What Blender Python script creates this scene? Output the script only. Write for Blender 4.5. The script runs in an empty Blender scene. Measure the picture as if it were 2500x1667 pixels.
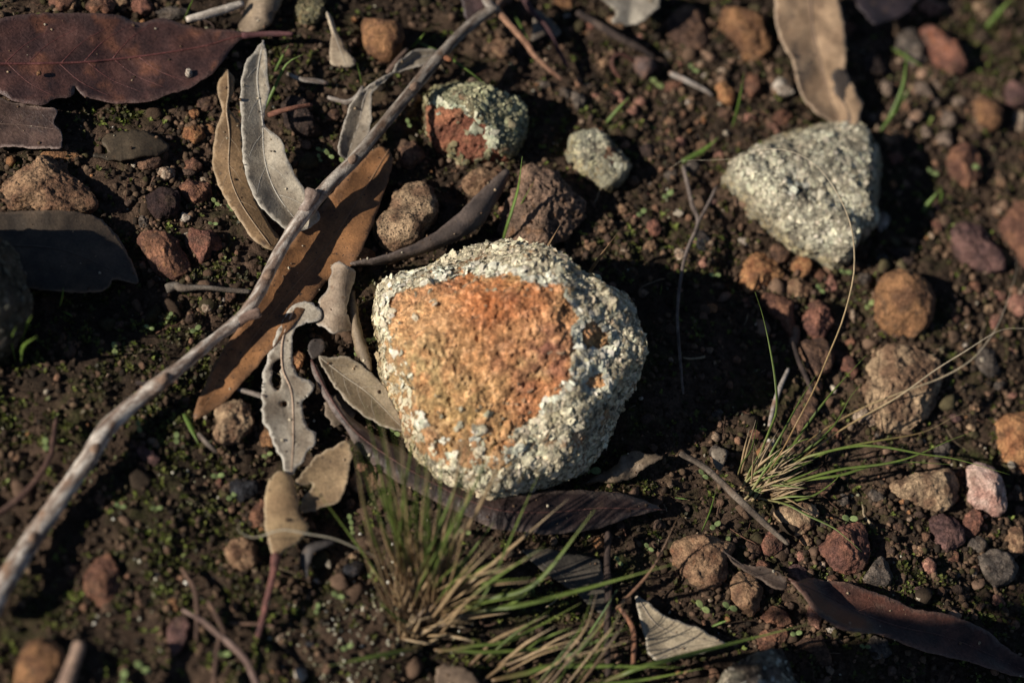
import bpy, bmesh, math, random
import numpy as np
from mathutils import Vector, Matrix
from mathutils.geometry import delaunay_2d_cdt

# ------------------------------------------------------------------ camera, sky, sun, exposure
SC = bpy.context.scene
COL = SC.collection
EL, ROLL = math.radians(58), math.radians(28)         # how far the view looks down, and its roll
S = 0.30 / 2500                                       # metres per photo pixel at the aim point
LENS, TANH = 90.0, 0.2
DIST = 0.15 / TANH
Fd = np.array([math.sin(ROLL), math.cos(ROLL), 0.0])   # far direction on the ground
Fw = math.cos(EL) * Fd - np.array([0, 0, math.sin(EL)])
R0 = np.array([Fd[1], -Fd[0], 0.0])
U0 = np.cross(R0, Fw)
CR = math.cos(ROLL) * R0 + math.sin(ROLL) * U0
CU = math.cos(ROLL) * U0 - math.sin(ROLL) * R0
CAM = -Fw * DIST
cd = bpy.data.cameras.new('camera')
cam = bpy.data.objects.new('camera', cd)
COL.objects.link(cam)
M = Matrix.Identity(4)
for i in range(3):
    M[i][0], M[i][1], M[i][2], M[i][3] = CR[i], CU[i], -Fw[i], CAM[i]
cam.matrix_world = M
cd.lens, cd.sensor_width, cd.sensor_fit = LENS, 36.0, 'HORIZONTAL'
cd.clip_start, cd.clip_end = 0.01, 100.0
SC.camera = cam

SUN_EL = math.radians(28)
SUN_TRAVEL = math.radians(13)          # shadows fall along this direction on the ground (0 = +X)
w = bpy.data.worlds.new('World')
SC.world = w
w.use_nodes = True
sky = w.node_tree.nodes.new('ShaderNodeTexSky')
sky.sky_type = 'NISHITA'
sky.sun_disc = False
sky.air_density, sky.dust_density = 0.7, 0.1
sky.sun_elevation = SUN_EL
sky.sun_rotation = math.atan2(-math.cos(SUN_TRAVEL), -math.sin(SUN_TRAVEL))
bgn = w.node_tree.nodes['Background']
bgn.inputs['Strength'].default_value = 0.05
w.node_tree.links.new(sky.outputs[0], bgn.inputs['Color'])
sd = bpy.data.lights.new('sun', 'SUN')
sun = bpy.data.objects.new('sun', sd)
COL.objects.link(sun)
sd.energy, sd.angle, sd.color = 5.0, math.radians(0.5), (1.0, 0.93, 0.82)
ld = Vector((math.cos(SUN_EL) * math.cos(SUN_TRAVEL), math.cos(SUN_EL) * math.sin(SUN_TRAVEL), -math.sin(SUN_EL)))
sun.rotation_euler = ld.to_track_quat('-Z', 'Y').to_euler()
sun.location = (-1, 0, 1)
SC.view_settings.view_transform = 'Standard'
SC.view_settings.look = 'None'
SC.view_settings.exposure = 0.32
SC.view_settings.gamma = 1.0
SC.view_settings.use_curve_mapping = False
SC.cycles.max_bounces = 6

# ------------------------------------------------------------------ noise and small maths
_rng = np.random.RandomState(7)
_PERM = np.concatenate([_rng.permutation(256)] * 3).astype(np.int64)
_G = _rng.normal(size=(256, 3)); _G /= np.linalg.norm(_G, axis=1)[:, None]
_J = _rng.rand(256, 3)

def pn(p, seed=0):
    p = np.asarray(p, float) + seed * 17.317
    i = np.floor(p).astype(np.int64); f = p - i
    u = f * f * f * (f * (f * 6 - 15) + 10)
    out = 0
    for dx in (0, 1):
        for dy in (0, 1):
            for dz in (0, 1):
                h = _PERM[(_PERM[(_PERM[(i[:, 0] + dx) & 255] + i[:, 1] + dy) & 255] + i[:, 2] + dz) & 255]
                g = _G[h]
                d = (f[:, 0] - dx) * g[:, 0] + (f[:, 1] - dy) * g[:, 1] + (f[:, 2] - dz) * g[:, 2]
                wx = u[:, 0] if dx else 1 - u[:, 0]
                wy = u[:, 1] if dy else 1 - u[:, 1]
                wz = u[:, 2] if dz else 1 - u[:, 2]
                out = out + d * wx * wy * wz
    return out * 1.6

def fbm(p, o=4, seed=0, gain=0.5):
    a, s, t = 1.0, 0.0, 0.0
    p = np.asarray(p, float)
    for k in range(o):
        s = s + a * pn(p, seed + k * 3.1); t += a
        a *= gain; p = p * 2.03
    return s / t

def worley(p, seed=0):
    p = np.asarray(p, float) + seed * 11.7
    i = np.floor(p).astype(np.int64)
    best = np.full(len(p), 9.0); second = np.full(len(p), 9.0); cid = np.zeros(len(p), np.int64)
    for dx in (-1, 0, 1):
        for dy in (-1, 0, 1):
            for dz in (-1, 0, 1):
                c = i + (dx, dy, dz)
                h = _PERM[(_PERM[(_PERM[c[:, 0] & 255] + c[:, 1]) & 255] + c[:, 2]) & 255]
                d = ((c + _J[h] - p) ** 2).sum(1)
                m = d < best
                second = np.where(m, best, np.minimum(second, d))
                cid = np.where(m, h, cid); best = np.where(m, d, best)
    return np.sqrt(best), np.sqrt(second), cid

def sst(a, b, x):
    t = np.clip((x - a) / (b - a), 0, 1)
    return t * t * (3 - 2 * t)

def gh0(x, y):
    """smooth height of the ground"""
    x = np.atleast_1d(np.asarray(x, float)); y = np.atleast_1d(np.asarray(y, float))
    q = np.stack([x, y, np.zeros_like(x)], 1)
    return 0.0028 * pn(q / 0.058, 1) + 0.0023 * pn(q / 0.022, 2)

def P0(px, py, z):
    px, py, z = np.broadcast_arrays(np.asarray(px, float), np.asarray(py, float), np.asarray(z, float))
    d = Fw + np.multiply.outer((px - 1250) / 1250 * TANH, CR) - np.multiply.outer((py - 833.5) / 1250 * TANH, CU)
    t = (z - CAM[2]) / d[..., 2]
    return CAM + d * t[..., None]

def P(px, py, z=0.0):
    """world point above photo pixel px,py standing z metres over the ground"""
    p = np.atleast_2d(P0(px, py, z))
    for _ in range(2):
        p = np.atleast_2d(P0(px, py, z + gh0(p[:, 0], p[:, 1])))
    return p

def depth(p):
    return (np.atleast_2d(p) - CAM) @ Fw

def topx(p):
    q = np.atleast_2d(p) - CAM
    d = q @ Fw
    return np.stack([1250 + (q @ CR) / d / TANH * 1250, 833.5 - (q @ CU) / d / TANH * 1250], 1)

def inside(pts, poly):
    poly = np.asarray(poly, float); x, y = pts[:, 0], pts[:, 1]
    r = np.zeros(len(pts), bool)
    j = len(poly) - 1
    for i in range(len(poly)):
        xi, yi = poly[i]; xj, yj = poly[j]
        c = ((yi > y) != (yj > y)) & (x < (xj - xi) * (y - yi) / ((yj - yi) or 1e-9) + xi)
        r ^= c; j = i
    return r

def polydist(pts, poly, closed=True):
    """distance to a polyline, its arc fraction and the signed side"""
    poly = np.asarray(poly, float)
    if closed: poly = np.vstack([poly, poly[:1]])
    seg = np.linalg.norm(np.diff(poly, axis=0), axis=1); acc = np.concatenate([[0], np.cumsum(seg)])
    bd = np.full(len(pts), 1e9); bt = np.zeros(len(pts)); bs = np.zeros(len(pts))
    for i in range(len(poly) - 1):
        a, b = poly[i], poly[i + 1]; ab = b - a; L2 = (ab ** 2).sum() or 1e-9
        t = np.clip(((pts - a) @ ab) / L2, 0, 1)
        q = a + t[:, None] * ab
        d = np.linalg.norm(pts - q, axis=1)
        m = d < bd
        bd = np.where(m, d, bd); bt = np.where(m, acc[i] + t * seg[i], bt)
        cr = ab[0] * (pts[:, 1] - a[1]) - ab[1] * (pts[:, 0] - a[0])
        bs = np.where(m, np.sign(cr), bs)
    return bd, bt / acc[-1], bs

def L(*a):
    return np.array(a, float).reshape(-1, 2)

def resample(pts, n):
    pts = np.asarray(pts, float)
    s = np.concatenate([[0], np.cumsum(np.linalg.norm(np.diff(pts[:, :2], axis=0), axis=1))])
    if len(pts) < 3:
        u = np.linspace(0, s[-1], n)
        return np.stack([np.interp(u, s, pts[:, k]) for k in range(pts.shape[1])], 1)
    e = np.vstack([2 * pts[0] - pts[1], pts, 2 * pts[-1] - pts[-2]])
    out = []
    for uu in np.linspace(0, s[-1], n):
        i = min(max(np.searchsorted(s, uu) - 1, 0), len(pts) - 2)
        t = (uu - s[i]) / max(s[i + 1] - s[i], 1e-9)
        a, b, c, d = e[i], e[i + 1], e[i + 2], e[i + 3]
        out.append(0.5 * (2 * b + (c - a) * t + (2 * a - 5 * b + 4 * c - d) * t * t + (3 * b - a - 3 * c + d) * t ** 3))
    return np.array(out)

def lin(r, g, b, k=0.9, sat=0.88):
    c = np.array([r, g, b]) / 255.0
    c = c.mean() + (c - c.mean()) * sat
    return k * np.where(c <= 0.04045, c / 12.92, ((c + 0.055) / 1.055) ** 2.4)

# ------------------------------------------------------------------ objects
def tag(o, label=None, cat=None, group=None, kind=None):
    if label: o['label'] = label
    if cat: o['category'] = cat
    if group: o['group'] = group
    if kind: o['kind'] = kind
    return o

def empty(name, loc):
    o = bpy.data.objects.new(name, None)
    o.empty_display_size = 0.005
    COL.objects.link(o)
    o.location = Vector(tuple(map(float, loc)))
    return o

def mesh(name, V, F, mat, col=None, parent=None, origin=None, smooth=True, quads=False, extra=None):
    """V world coordinates, F list of index arrays (tris and/or quads); ONE mesh object"""
    V = np.asarray(V, float)
    if origin is None:
        origin = world_loc(parent) if parent is not None else V.mean(0)
    me = bpy.data.meshes.new(name)
    Fs = F if isinstance(F, list) else [F]
    Fs = [np.asarray(f, np.int32) for f in Fs if len(f)]
    nl = sum(f.size for f in Fs); nf = sum(len(f) for f in Fs)
    me.vertices.add(len(V)); me.loops.add(nl); me.polygons.add(nf)
    me.vertices.foreach_set('co', (V - origin).astype(np.float32).ravel())
    me.loops.foreach_set('vertex_index', np.concatenate([f.ravel() for f in Fs]))
    tot = np.concatenate([np.full(len(f), f.shape[1], np.int32) for f in Fs])
    st = np.concatenate([[0], np.cumsum(tot)[:-1]]).astype(np.int32)
    me.polygons.foreach_set('loop_start', st)
    me.polygons.foreach_set('use_smooth', np.full(nf, smooth))
    me.update(calc_edges=True)
    me.validate()
    if col is not None:
        a = me.color_attributes.new('Col', 'FLOAT_COLOR', 'POINT')
        c = np.ones((len(V), 4), np.float32); c[:, :3] = np.clip(col, 0, 1)
        a.data.foreach_set('color', c.ravel())
    if extra:
        for k, v in extra.items():
            at = me.attributes.new(k, 'FLOAT', 'POINT')
            at.data.foreach_set('value', np.asarray(v, np.float32))
    me.materials.append(mat)
    o = bpy.data.objects.new(name, me)
    COL.objects.link(o)
    if parent is not None:
        o.parent = parent                       # parents sit unrotated at their own location, so the
        wl = world_loc(parent)                  # child's offset is the difference of origins
        o.location = Vector(tuple(map(float, np.asarray(origin) - wl)))
    else:
        o.location = Vector(tuple(map(float, origin)))
    return o

def world_loc(o):
    v = np.array(o.location, float)
    while o.parent is not None:
        o = o.parent; v = v + np.array(o.location, float)
    return v

_ICO = {}
def ico(n):
    if n not in _ICO:
        bm = bmesh.new(); bmesh.ops.create_icosphere(bm, subdivisions=n, radius=1)
        V = np.array([v.co[:] for v in bm.verts]); F = np.array([[v.index for v in f.verts] for f in bm.faces], np.int32)
        bm.free(); _ICO[n] = (V / np.linalg.norm(V, axis=1)[:, None], F)
    return _ICO[n]

def vnormals(V, F):
    n = np.zeros_like(V)
    fn = np.cross(V[F[:, 1]] - V[F[:, 0]], V[F[:, 2]] - V[F[:, 0]])
    for k in range(3): np.add.at(n, F[:, k], fn)
    return n / (np.linalg.norm(n, axis=1)[:, None] + 1e-20)

# ------------------------------------------------------------------ materials
def newmat(name):
    m = bpy.data.materials.new(name); m.use_nodes = True
    nt = m.node_tree; b = nt.nodes['Principled BSDF']
    return m, nt, b

def nnoise(nt, co, scale, detail=4, rough=0.6):
    n = nt.nodes.new('ShaderNodeTexNoise'); n.inputs['Scale'].default_value = scale
    n.inputs['Detail'].default_value = detail; n.inputs['Roughness'].default_value = rough
    nt.links.new(co, n.inputs['Vector']); return n.outputs[0]

def nramp(nt, fac, stops):
    r = nt.nodes.new('ShaderNodeValToRGB'); e = r.color_ramp.elements
    while len(e) < len(stops): e.new(0.5)
    for k, (p, c) in enumerate(stops):
        e[k].position = p; e[k].color = (*c, 1) if len(c) == 3 else c
    nt.links.new(fac, r.inputs[0]); return r.outputs[0]

def nmix(nt, a, b, fac, mode='MIX'):
    m = nt.nodes.new('ShaderNodeMix'); m.data_type = 'RGBA'; m.blend_type = mode
    for sock, v in ((m.inputs[0], fac), (m.inputs[6], a), (m.inputs[7], b)):
        if isinstance(v, (int, float)): sock.default_value = v
        elif isinstance(v, tuple): sock.default_value = (*v, 1)
        else: nt.links.new(v, sock)
    return m.outputs[2]

def nbump(nt, b, h, strength, dist):
    bp = nt.nodes.new('ShaderNodeBump'); bp.inputs['Strength'].default_value = strength
    bp.inputs['Distance'].default_value = dist
    nt.links.new(h, bp.inputs['Height']); nt.links.new(bp.outputs[0], b.inputs['Normal'])

def surface(name, s1, s2, lo, hi, rough, spec, bscale, bstr, bdist, speck=None, transl=0.0, tcol=None):
    """Col attribute times two scales of mottling, optional dark specks, fine relief"""
    m, nt, b = newmat(name)
    tc = nt.nodes.new('ShaderNodeTexCoord').outputs['Object']
    oi = nt.nodes.new('ShaderNodeObjectInfo')
    ad = nt.nodes.new('ShaderNodeVectorMath'); ad.operation = 'ADD'
    nt.links.new(tc, ad.inputs[0]); nt.links.new(oi.outputs['Random'], ad.inputs[1])
    co = ad.outputs[0]
    at = nt.nodes.new('ShaderNodeAttribute'); at.attribute_name = 'Col'
    c = at.outputs['Color']
    f1 = nramp(nt, nnoise(nt, co, s1, 5), [(0.3, (lo,) * 3), (0.7, (hi,) * 3)])
    c = nmix(nt, c, f1, 1.0, 'MULTIPLY')
    f2 = nramp(nt, nnoise(nt, co, s2, 3), [(0.3, (lo,) * 3), (0.7, (hi,) * 3)])
    c = nmix(nt, c, f2, 1.0, 'MULTIPLY')
    if speck:
        sp = nramp(nt, nnoise(nt, co, speck[0], 2), [(speck[1], (0, 0, 0)), (speck[1] + 0.06, (1, 1, 1))])
        sa = nt.nodes.new('ShaderNodeAttribute'); sa.attribute_name = 'Spk'
        mm = nt.nodes.new('ShaderNodeMath'); mm.operation = 'MULTIPLY'
        nt.links.new(sp, mm.inputs[0]); nt.links.new(sa.outputs['Fac'], mm.inputs[1])
        c = nmix(nt, c, (0.018, 0.014, 0.012), mm.outputs[0])
    nt.links.new(c, b.inputs['Base Color'])
    b.inputs['Roughness'].default_value = rough
    b.inputs['Specular IOR Level'].default_value = spec
    if bstr: nbump(nt, b, nnoise(nt, co, bscale, 6, 0.65), bstr, bdist)
    if transl:
        tr = nt.nodes.new('ShaderNodeBsdfTranslucent'); ms = nt.nodes.new('ShaderNodeMixShader')
        ms.inputs[0].default_value = transl
        nt.links.new(nmix(nt, c, tcol or (1, 1, 1), 1.0, 'MULTIPLY'), tr.inputs['Color'])
        nt.links.new(b.outputs[0], ms.inputs[1]); nt.links.new(tr.outputs[0], ms.inputs[2])
        nt.links.new(ms.outputs[0], nt.nodes['Material Output'].inputs['Surface'])
    return m

M_STONE = surface('stone', 420, 1900, 0.55, 1.35, 0.92, 0.2, 1100, 1.0, 0.0013, speck=(1500, 0.56))
M_CRUST = surface('lichen_crust', 700, 2600, 0.72, 1.2, 0.95, 0.1, 2600, 0.7, 0.0004)
M_LEAF = surface('dry_leaf', 180, 1500, 0.72, 1.22, 0.62, 0.35, 1400, 0.45, 0.0003, speck=(900, 0.64), transl=0.08)
M_GLOSS = surface('leathery_leaf', 150, 1200, 0.68, 1.3, 0.4, 0.28, 900, 0.6, 0.0005, speck=(700, 0.7))
M_BARK = surface('weathered_bark', 500, 2200, 0.68, 1.25, 0.85, 0.2, 1500, 0.7, 0.0004)
M_GRASS = surface('grass_blade', 200, 900, 0.8, 1.2, 0.45, 0.4, 900, 0.1, 0.0001, transl=0.35, tcol=(1, 1, 0.7))
M_MOSS = surface('moss_leaf', 300, 1500, 0.7, 1.25, 0.6, 0.3, 900, 0.0, 0.0, transl=0.25, tcol=(1, 1, 0.6))
M_CRUMB = surface('soil_crumb', 500, 2500, 0.7, 1.25, 0.95, 0.12, 2500, 0.8, 0.0003)

def net_veins(m, scale, k):
    nt = m.node_tree; bp = next(n for n in nt.nodes if n.type == 'BUMP')
    co = next(n for n in nt.nodes if n.type == 'VECT_MATH').outputs[0]
    v = nt.nodes.new('ShaderNodeTexVoronoi'); v.feature = 'DISTANCE_TO_EDGE'; v.inputs['Scale'].default_value = scale
    nt.links.new(co, v.inputs['Vector'])
    r = nramp(nt, v.outputs['Distance'], [(0.0, (k,) * 3), (0.12, (0, 0, 0))])
    ad = nt.nodes.new('ShaderNodeMath'); ad.operation = 'ADD'
    old = bp.inputs['Height'].links[0].from_socket
    nt.links.new(old, ad.inputs[0]); nt.links.new(r, ad.inputs[1]); nt.links.new(ad.outputs[0], bp.inputs['Height'])
net_veins(M_LEAF, 520, 0.2); net_veins(M_GLOSS, 480, 0.13)

def soil_mat():
    m, nt, b = newmat('soil')
    co = nt.nodes.new('ShaderNodeTexCoord').outputs['Object']
    c = nramp(nt, nnoise(nt, co, 90, 8, 0.7), [(0.3, tuple(lin(38, 31, 25))), (0.52, tuple(lin(62, 49, 38))), (0.75, tuple(lin(94, 75, 58)))])
    lt = nramp(nt, nnoise(nt, co, 14, 5, 0.6), [(0.42, (0, 0, 0)), (0.62, (1, 1, 1))])      # drier, paler earth in patches
    c = nmix(nt, c, nramp(nt, nnoise(nt, co, 160, 6, 0.7), [(0.3, tuple(lin(70, 54, 43))), (0.7, tuple(lin(114, 89, 71)))]), lt)
    g = nramp(nt, nnoise(nt, co, 38, 6, 0.7), [(0.52, (0, 0, 0)), (0.68, (1, 1, 1))])
    c = nmix(nt, c, tuple(lin(60, 62, 30)), g)
    f = nramp(nt, nnoise(nt, co, 1100, 4), [(0.3, (0.5,) * 3), (0.7, (1.45,) * 3)])
    c = nmix(nt, c, f, 1.0, 'MULTIPLY')
    nt.links.new(c, b.inputs['Base Color'])
    b.inputs['Roughness'].default_value = 0.95; b.inputs['Specular IOR Level'].default_value = 0.15
    nbump(nt, b, nnoise(nt, co, 1300, 7, 0.7), 1.0, 0.0009)
    return m
M_SOIL = soil_mat()

# ------------------------------------------------------------------ ground
def axis(lo, hi, step, far):
    a = np.arange(lo, hi + step / 2, step)
    g = step * 1.5; ext = []; x = 0
    while x < far:
        x += g; g *= 1.14; ext.append(x)
    ext = np.array(ext)
    return np.concatenate([lo - ext[::-1], a, hi + ext])

def ground_relief(q):
    f1, f2, cid = worley(q / 0.0062, 3)
    h = 0.0017 * (0.5 - f1) * (0.4 + cid / 160.0) + 0.0013 * fbm(q / 0.005, 4, 5, 0.6)
    q2 = q + 0.0008 * np.stack([pn(q / 0.002, 41), pn(q / 0.002, 43), np.zeros(len(q))], 1)
    f1, f2, cid = worley(q2 / 0.0023, 9)
    return h + 0.0009 * (0.5 - f1) * (0.3 + cid / 150.0)

def build_ground():
    X = axis(-0.185, 0.185, 0.0008, 5.0); Y = axis(-0.14, 0.155, 0.0008, 5.0)
    nx, ny = len(X), len(Y)
    gx, gy = np.meshgrid(X, Y); x, y = gx.ravel(), gy.ravel()
    q = np.stack([x, y, np.zeros_like(x)], 1)
    out = np.maximum(np.maximum(np.abs(x) - 0.185, 0), np.maximum(np.maximum(-0.14 - y, y - 0.155), 0))
    fade = 1 - sst(0.004, 0.05, out)
    z = gh0(x, y) * (1 - sst(0.3, 0.8, out)) + ground_relief(q) * fade - 0.0004
    V = np.stack([x, y, z], 1)
    i = np.arange(nx * ny).reshape(ny, nx)
    F = np.stack([i[:-1, :-1].ravel(), i[:-1, 1:].ravel(), i[1:, 1:].ravel(), i[1:, :-1].ravel()], 1)
    o = mesh('ground', V, F, M_SOIL, origin=np.zeros(3))
    tag(o, kind='structure')
build_ground()

# ------------------------------------------------------------------ stones
SCENE_RND = random.Random(11)
COLS = dict(
    orange=((190, 136, 88), (150, 96, 62)), rust=((150, 102, 76), (108, 72, 58)), ochre=((164, 116, 76), (116, 80, 56)),
    brown=((128, 94, 72), (84, 62, 52)), tan=((172, 134, 100), (120, 86, 64)), red=((150, 98, 78), (106, 70, 60)),
    dark=((82, 64, 56), (48, 38, 36)), grey=((120, 106, 94), (78, 70, 64)), pale=((196, 172, 146), (150, 122, 100)),
    pink=((190, 136, 112), (140, 92, 78)), white=((214, 200, 182), (170, 150, 132)), coal=((58, 58, 62), (34, 34, 38)),
    purple=((128, 92, 84), (88, 64, 62)), sand=((188, 156, 120), (130, 98, 74)))

def smooth_radius(poly, n=180, sig=2.0):
    poly = np.asarray(poly, float)
    a = 0; cx = cy = 0
    for i in range(len(poly)):
        x0, y0 = poly[i - 1]; x1, y1 = poly[i]; k = x0 * y1 - x1 * y0
        a += k; cx += (x0 + x1) * k; cy += (y0 + y1) * k
    c = np.array([cx, cy]) / (3 * a)
    th = np.linspace(-math.pi, math.pi, n, endpoint=False); r = np.zeros(n)
    for i in range(len(poly)):
        p, q = poly[i - 1] - c, poly[i] - c
        e = q - p
        dx, dy = np.cos(th), -np.sin(th)              # image y runs down
        det = dx * (-e[1]) - dy * (-e[0])
        det = np.where(abs(det) < 1e-9, 1e-9, det)
        t = (p[0] * (-e[1]) - p[1] * (-e[0])) / det
        u = (dx * p[1] - dy * p[0]) / det
        ok = (u >= -1e-6) & (u <= 1 + 1e-6) & (t > 0)
        r = np.where(ok, np.maximum(r, t), r)
    k = np.exp(-0.5 * (np.arange(-8, 9) / sig) ** 2); k /= k.sum()
    r = np.convolve(np.concatenate([r[-8:], r, r[:8]]), k, 'valid')
    return c, r

def ell(x, y, rx, ry, rot=0, seed=0, n=11, jit=0.13):
    rr = random.Random(int(x * 31 + y * 7 + seed)); a = math.radians(rot); out = []
    for i in range(n):
        t = 2 * math.pi * (i + rr.uniform(-.25, .25)) / n; k = 1 + rr.uniform(-jit, jit)
        u, v = rx * k * math.cos(t), ry * k * math.sin(t)
        out.append((x + u * math.cos(a) - v * math.sin(a), y + u * math.sin(a) + v * math.cos(a)))
    return np.array(out)

def stone_shape(poly, hf=0.7, lvl=None, n=2.5, facets=6, rough=0.075, seed=0, zoff=0.0, sig=2.0, fine=1.0, pits=0.0):
    """stone whose outline is poly when seen from the viewpoint; upright body, flat buried base. -> V, F, centre, radius"""
    c, r = smooth_radius(poly, sig=sig)
    base = P(c[0], c[1], 0)[0]
    b = float(np.mean(r)); 
    if lvl is None: lvl = 4 if b < 27 else 5 if b < 78 else 6
    D, F = ico(lvl)
    rr = np.random.RandomState(seed + 1)
    s = S * depth(base)[0] / DIST
    bm_ = b * s; H = hf * bm_
    zc = max(0.2 * H, H * hf * math.cos(EL)) + zoff
    cen = P(c[0], c[1], zc)[0]
    s = S * depth(cen)[0] / DIST
    # image frame -> (R0, U0) frame: rotate by the roll, stretch the far axis to keep the seen outline
    x, y, z = D[:, 0], D[:, 1], D[:, 2]
    rho = np.sqrt(x * x + y * y)
    k = (rho ** n + np.abs(z) ** n) ** (-1.0 / n)
    rho_, z_ = rho * k, z * k
    th = np.arctan2(y, x)                                # angle in image frame (CR, CU)
    rad = np.interp(th, np.linspace(-math.pi, math.pi, len(r) + 1), np.concatenate([r, r[:1]]))
    Q = np.stack([np.cos(th) * rho_, np.sin(th) * rho_, z_], 1)
    for _ in range(facets):
        m = rr.normal(size=3); m[2] = abs(m[2]) + 0.35; m /= np.linalg.norm(m)
        off = rr.uniform(0.66, 0.92)
        e = Q @ m - off
        Q = Q - np.where(e > 0, e * 0.92, 0)[:, None] * m
    Q2 = np.stack([Q[:, 0] * rad * s, Q[:, 1] * rad * s], 1)
    ca, sa = math.cos(ROLL), math.sin(ROLL)
    A = Q2[:, 0] * ca - Q2[:, 1] * sa                    # along R0
    B = Q2[:, 0] * sa + Q2[:, 1] * ca                    # along U0
    st = math.sqrt(max(1 - (hf * math.cos(EL)) ** 2, 0.3)) / math.sin(EL)
    W = np.outer(A, R0) + np.outer(B * st, Fd) + np.outer(Q[:, 2] * H, [0, 0, 1.0])
    N = vnormals(W, F)
    g = W / bm_
    d = rough * 1.5 * fbm(g * 1.6, 3, seed % 97) + rough * 1.2 * fine * fbm(g * 5, 4, seed % 91 + 5, 0.65)
    q1, q2, qi = worley(W / 0.0024, seed % 37)
    d = d + 0.00028 / bm_ * (0.5 - q1) * (qi / 128.0)
    if pits:
        f1, _, _ = worley(g * 7, seed % 50)
        d = d - pits * sst(0.45, 0.1, f1)
    W = W + N * (d * bm_)[:, None]
    return W + cen, F, cen, bm_

def stone_cols(V, cen, rad, ck, seed, c3=None):
    a, b = COLS[ck] if isinstance(ck, str) else ck
    a, b = lin(*a), lin(*b)
    g = (V - cen) / rad
    t = sst(-0.25, 0.3, fbm(g * 1.5, 4, seed % 83))[:, None]
    c = (a * t + b * (1 - t)) * 1.12
    u = sst(0.15, 0.5, fbm(g * 4.5, 3, seed % 71 + 9))[:, None]
    c = c * (1 - 0.55 * u) + 0.55 * u * (lin(*c3) if c3 else lin(70, 54, 46))
    w_ = sst(0.08, 0.4, fbm(V / 0.0045 + 3.3, 4, seed % 53))[:, None] * 0.5      # dusty soil film
    c = c * (1 - w_) + lin(96, 76, 60) * w_
    return c * (1 + 0.2 * fbm(g * 9, 3, seed % 61)[:, None])

CONTACT = []
STC = [(1970, 470, 200), (1245, 880, 330), (1460, 395, 80), (1160, 300, 130), (1860, 1170, 90)]
def bank(V, cen, k):
    rr = np.random.RandomState(int(abs(cen[0]) * 1e6) % 9999)
    m = np.where(np.abs(V[:, 2] - gh0(V[:, 0], V[:, 1])) < 0.0011)[0]
    if len(m) == 0: return
    v = V[rr.choice(m, k)][:, :2]; d = v - cen[:2]; d /= np.linalg.norm(d, axis=1)[:, None] + 1e-9
    CONTACT.append(v + d * (np.abs(rr.normal(size=(k, 1))) * 0.0012) + rr.normal(size=(k, 2)) * 0.0004)
LM = [(1245, 880, 'big orange-topped lichened rock'), (1160, 300, 'half-lichened red rock'), (1460, 395, 'small lichened rock'),
      (1970, 470, 'pale fully lichened rock'), (300, 150, 'big purple-brown leaf'), (320, 355, 'charred bark chip'),
      (640, 330, 'grey curved leaf'), (700, 750, 'speckled brown leaf'), (690, 1000, 'hole-eaten grey leaf'),
      (690, 1270, 'red-stalked tan leaf'), (1030, 1520, 'broad-bladed grass tuft'), (1850, 1150, 'fine-bladed grass tuft'),
      (1970, 140, 'wavy tan leaf'), (935, 95, 'orange ball-shaped stone'), (1320, 510, 'dark pitted rock'),
      (990, 530, 'black-speckled oblong stone'), (2210, 745, 'round brown stone'), (2205, 960, 'cracked mottled rock'),
      (2405, 1195, 'pinkish white stone'), (2150, 1480, 'glossy twisted dark leaf'), (1640, 1560, 'pale pointed leaf'),
      (2060, 1330, 'red folded stone'), (110, 450, 'angular brown rock'), (400, 625, 'oval rust stone'), (2285, 120, 'orange-red keeled stone'),
      (330, 1390, 'mossy soil mound'), (2400, 610, 'flat red-brown slab'), (960, 1150, 'long dark sickle leaf'), (1573, 166, 'stalked seed pod'),
      (1720, 1375, 'striped-shadow brown rock'), (700, 285, 'dark oblong stone'), (1820, 90, 'lumpy tan rock')]
LABELS = {}
PENDING = []

def auto(o, desc, cat, px, py, group=None):
    PENDING.append((o, desc, cat, px, py, group))

def finish_labels():
    def near(px, py):
        return sorted(LM, key=lambda l: math.hypot(l[0] - px, l[1] - py))
    def opts(desc, px, py):
        l = [k for k in near(px, py) if math.hypot(k[0] - px, k[1] - py) > 15]
        out = []
        for k in l[:3]:
            dx, dy = px - k[0], py - k[1]
            rel = ('above' if dy < 0 else 'below') if abs(dy) > abs(dx) * 0.8 else 'beside'
            out.append(f'{desc} {rel} the {k[2]}')
        out.append(f'{desc} between the {l[0][2]} and the {l[1][2]}')
        out.append(f'{desc} between the {l[0][2]} and the {l[2][2]}')
        for k in l[:4]:
            dx, dy = px - k[0], py - k[1]
            out.append(f"{desc} {'upper' if dy < 0 else 'lower'} {'right' if dx > 0 else 'left'} of the {k[2]}")
        return [x for x in out if len(x.split()) <= 16]
    used = set(LABELS)
    for o, desc, cat, px, py, group in PENDING:
        lab = None
        for x in opts(desc, px, py):
            if x not in used: lab = x; break
        if lab is None:
            for adj in ('smaller', 'outer', 'other', 'tinier', 'further'):
                for x in opts(adj + ' ' + desc, px, py):
                    if x not in used: lab = x; break
                if lab: break
        used.add(lab)
        tag(o, lab, cat, group)

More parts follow.
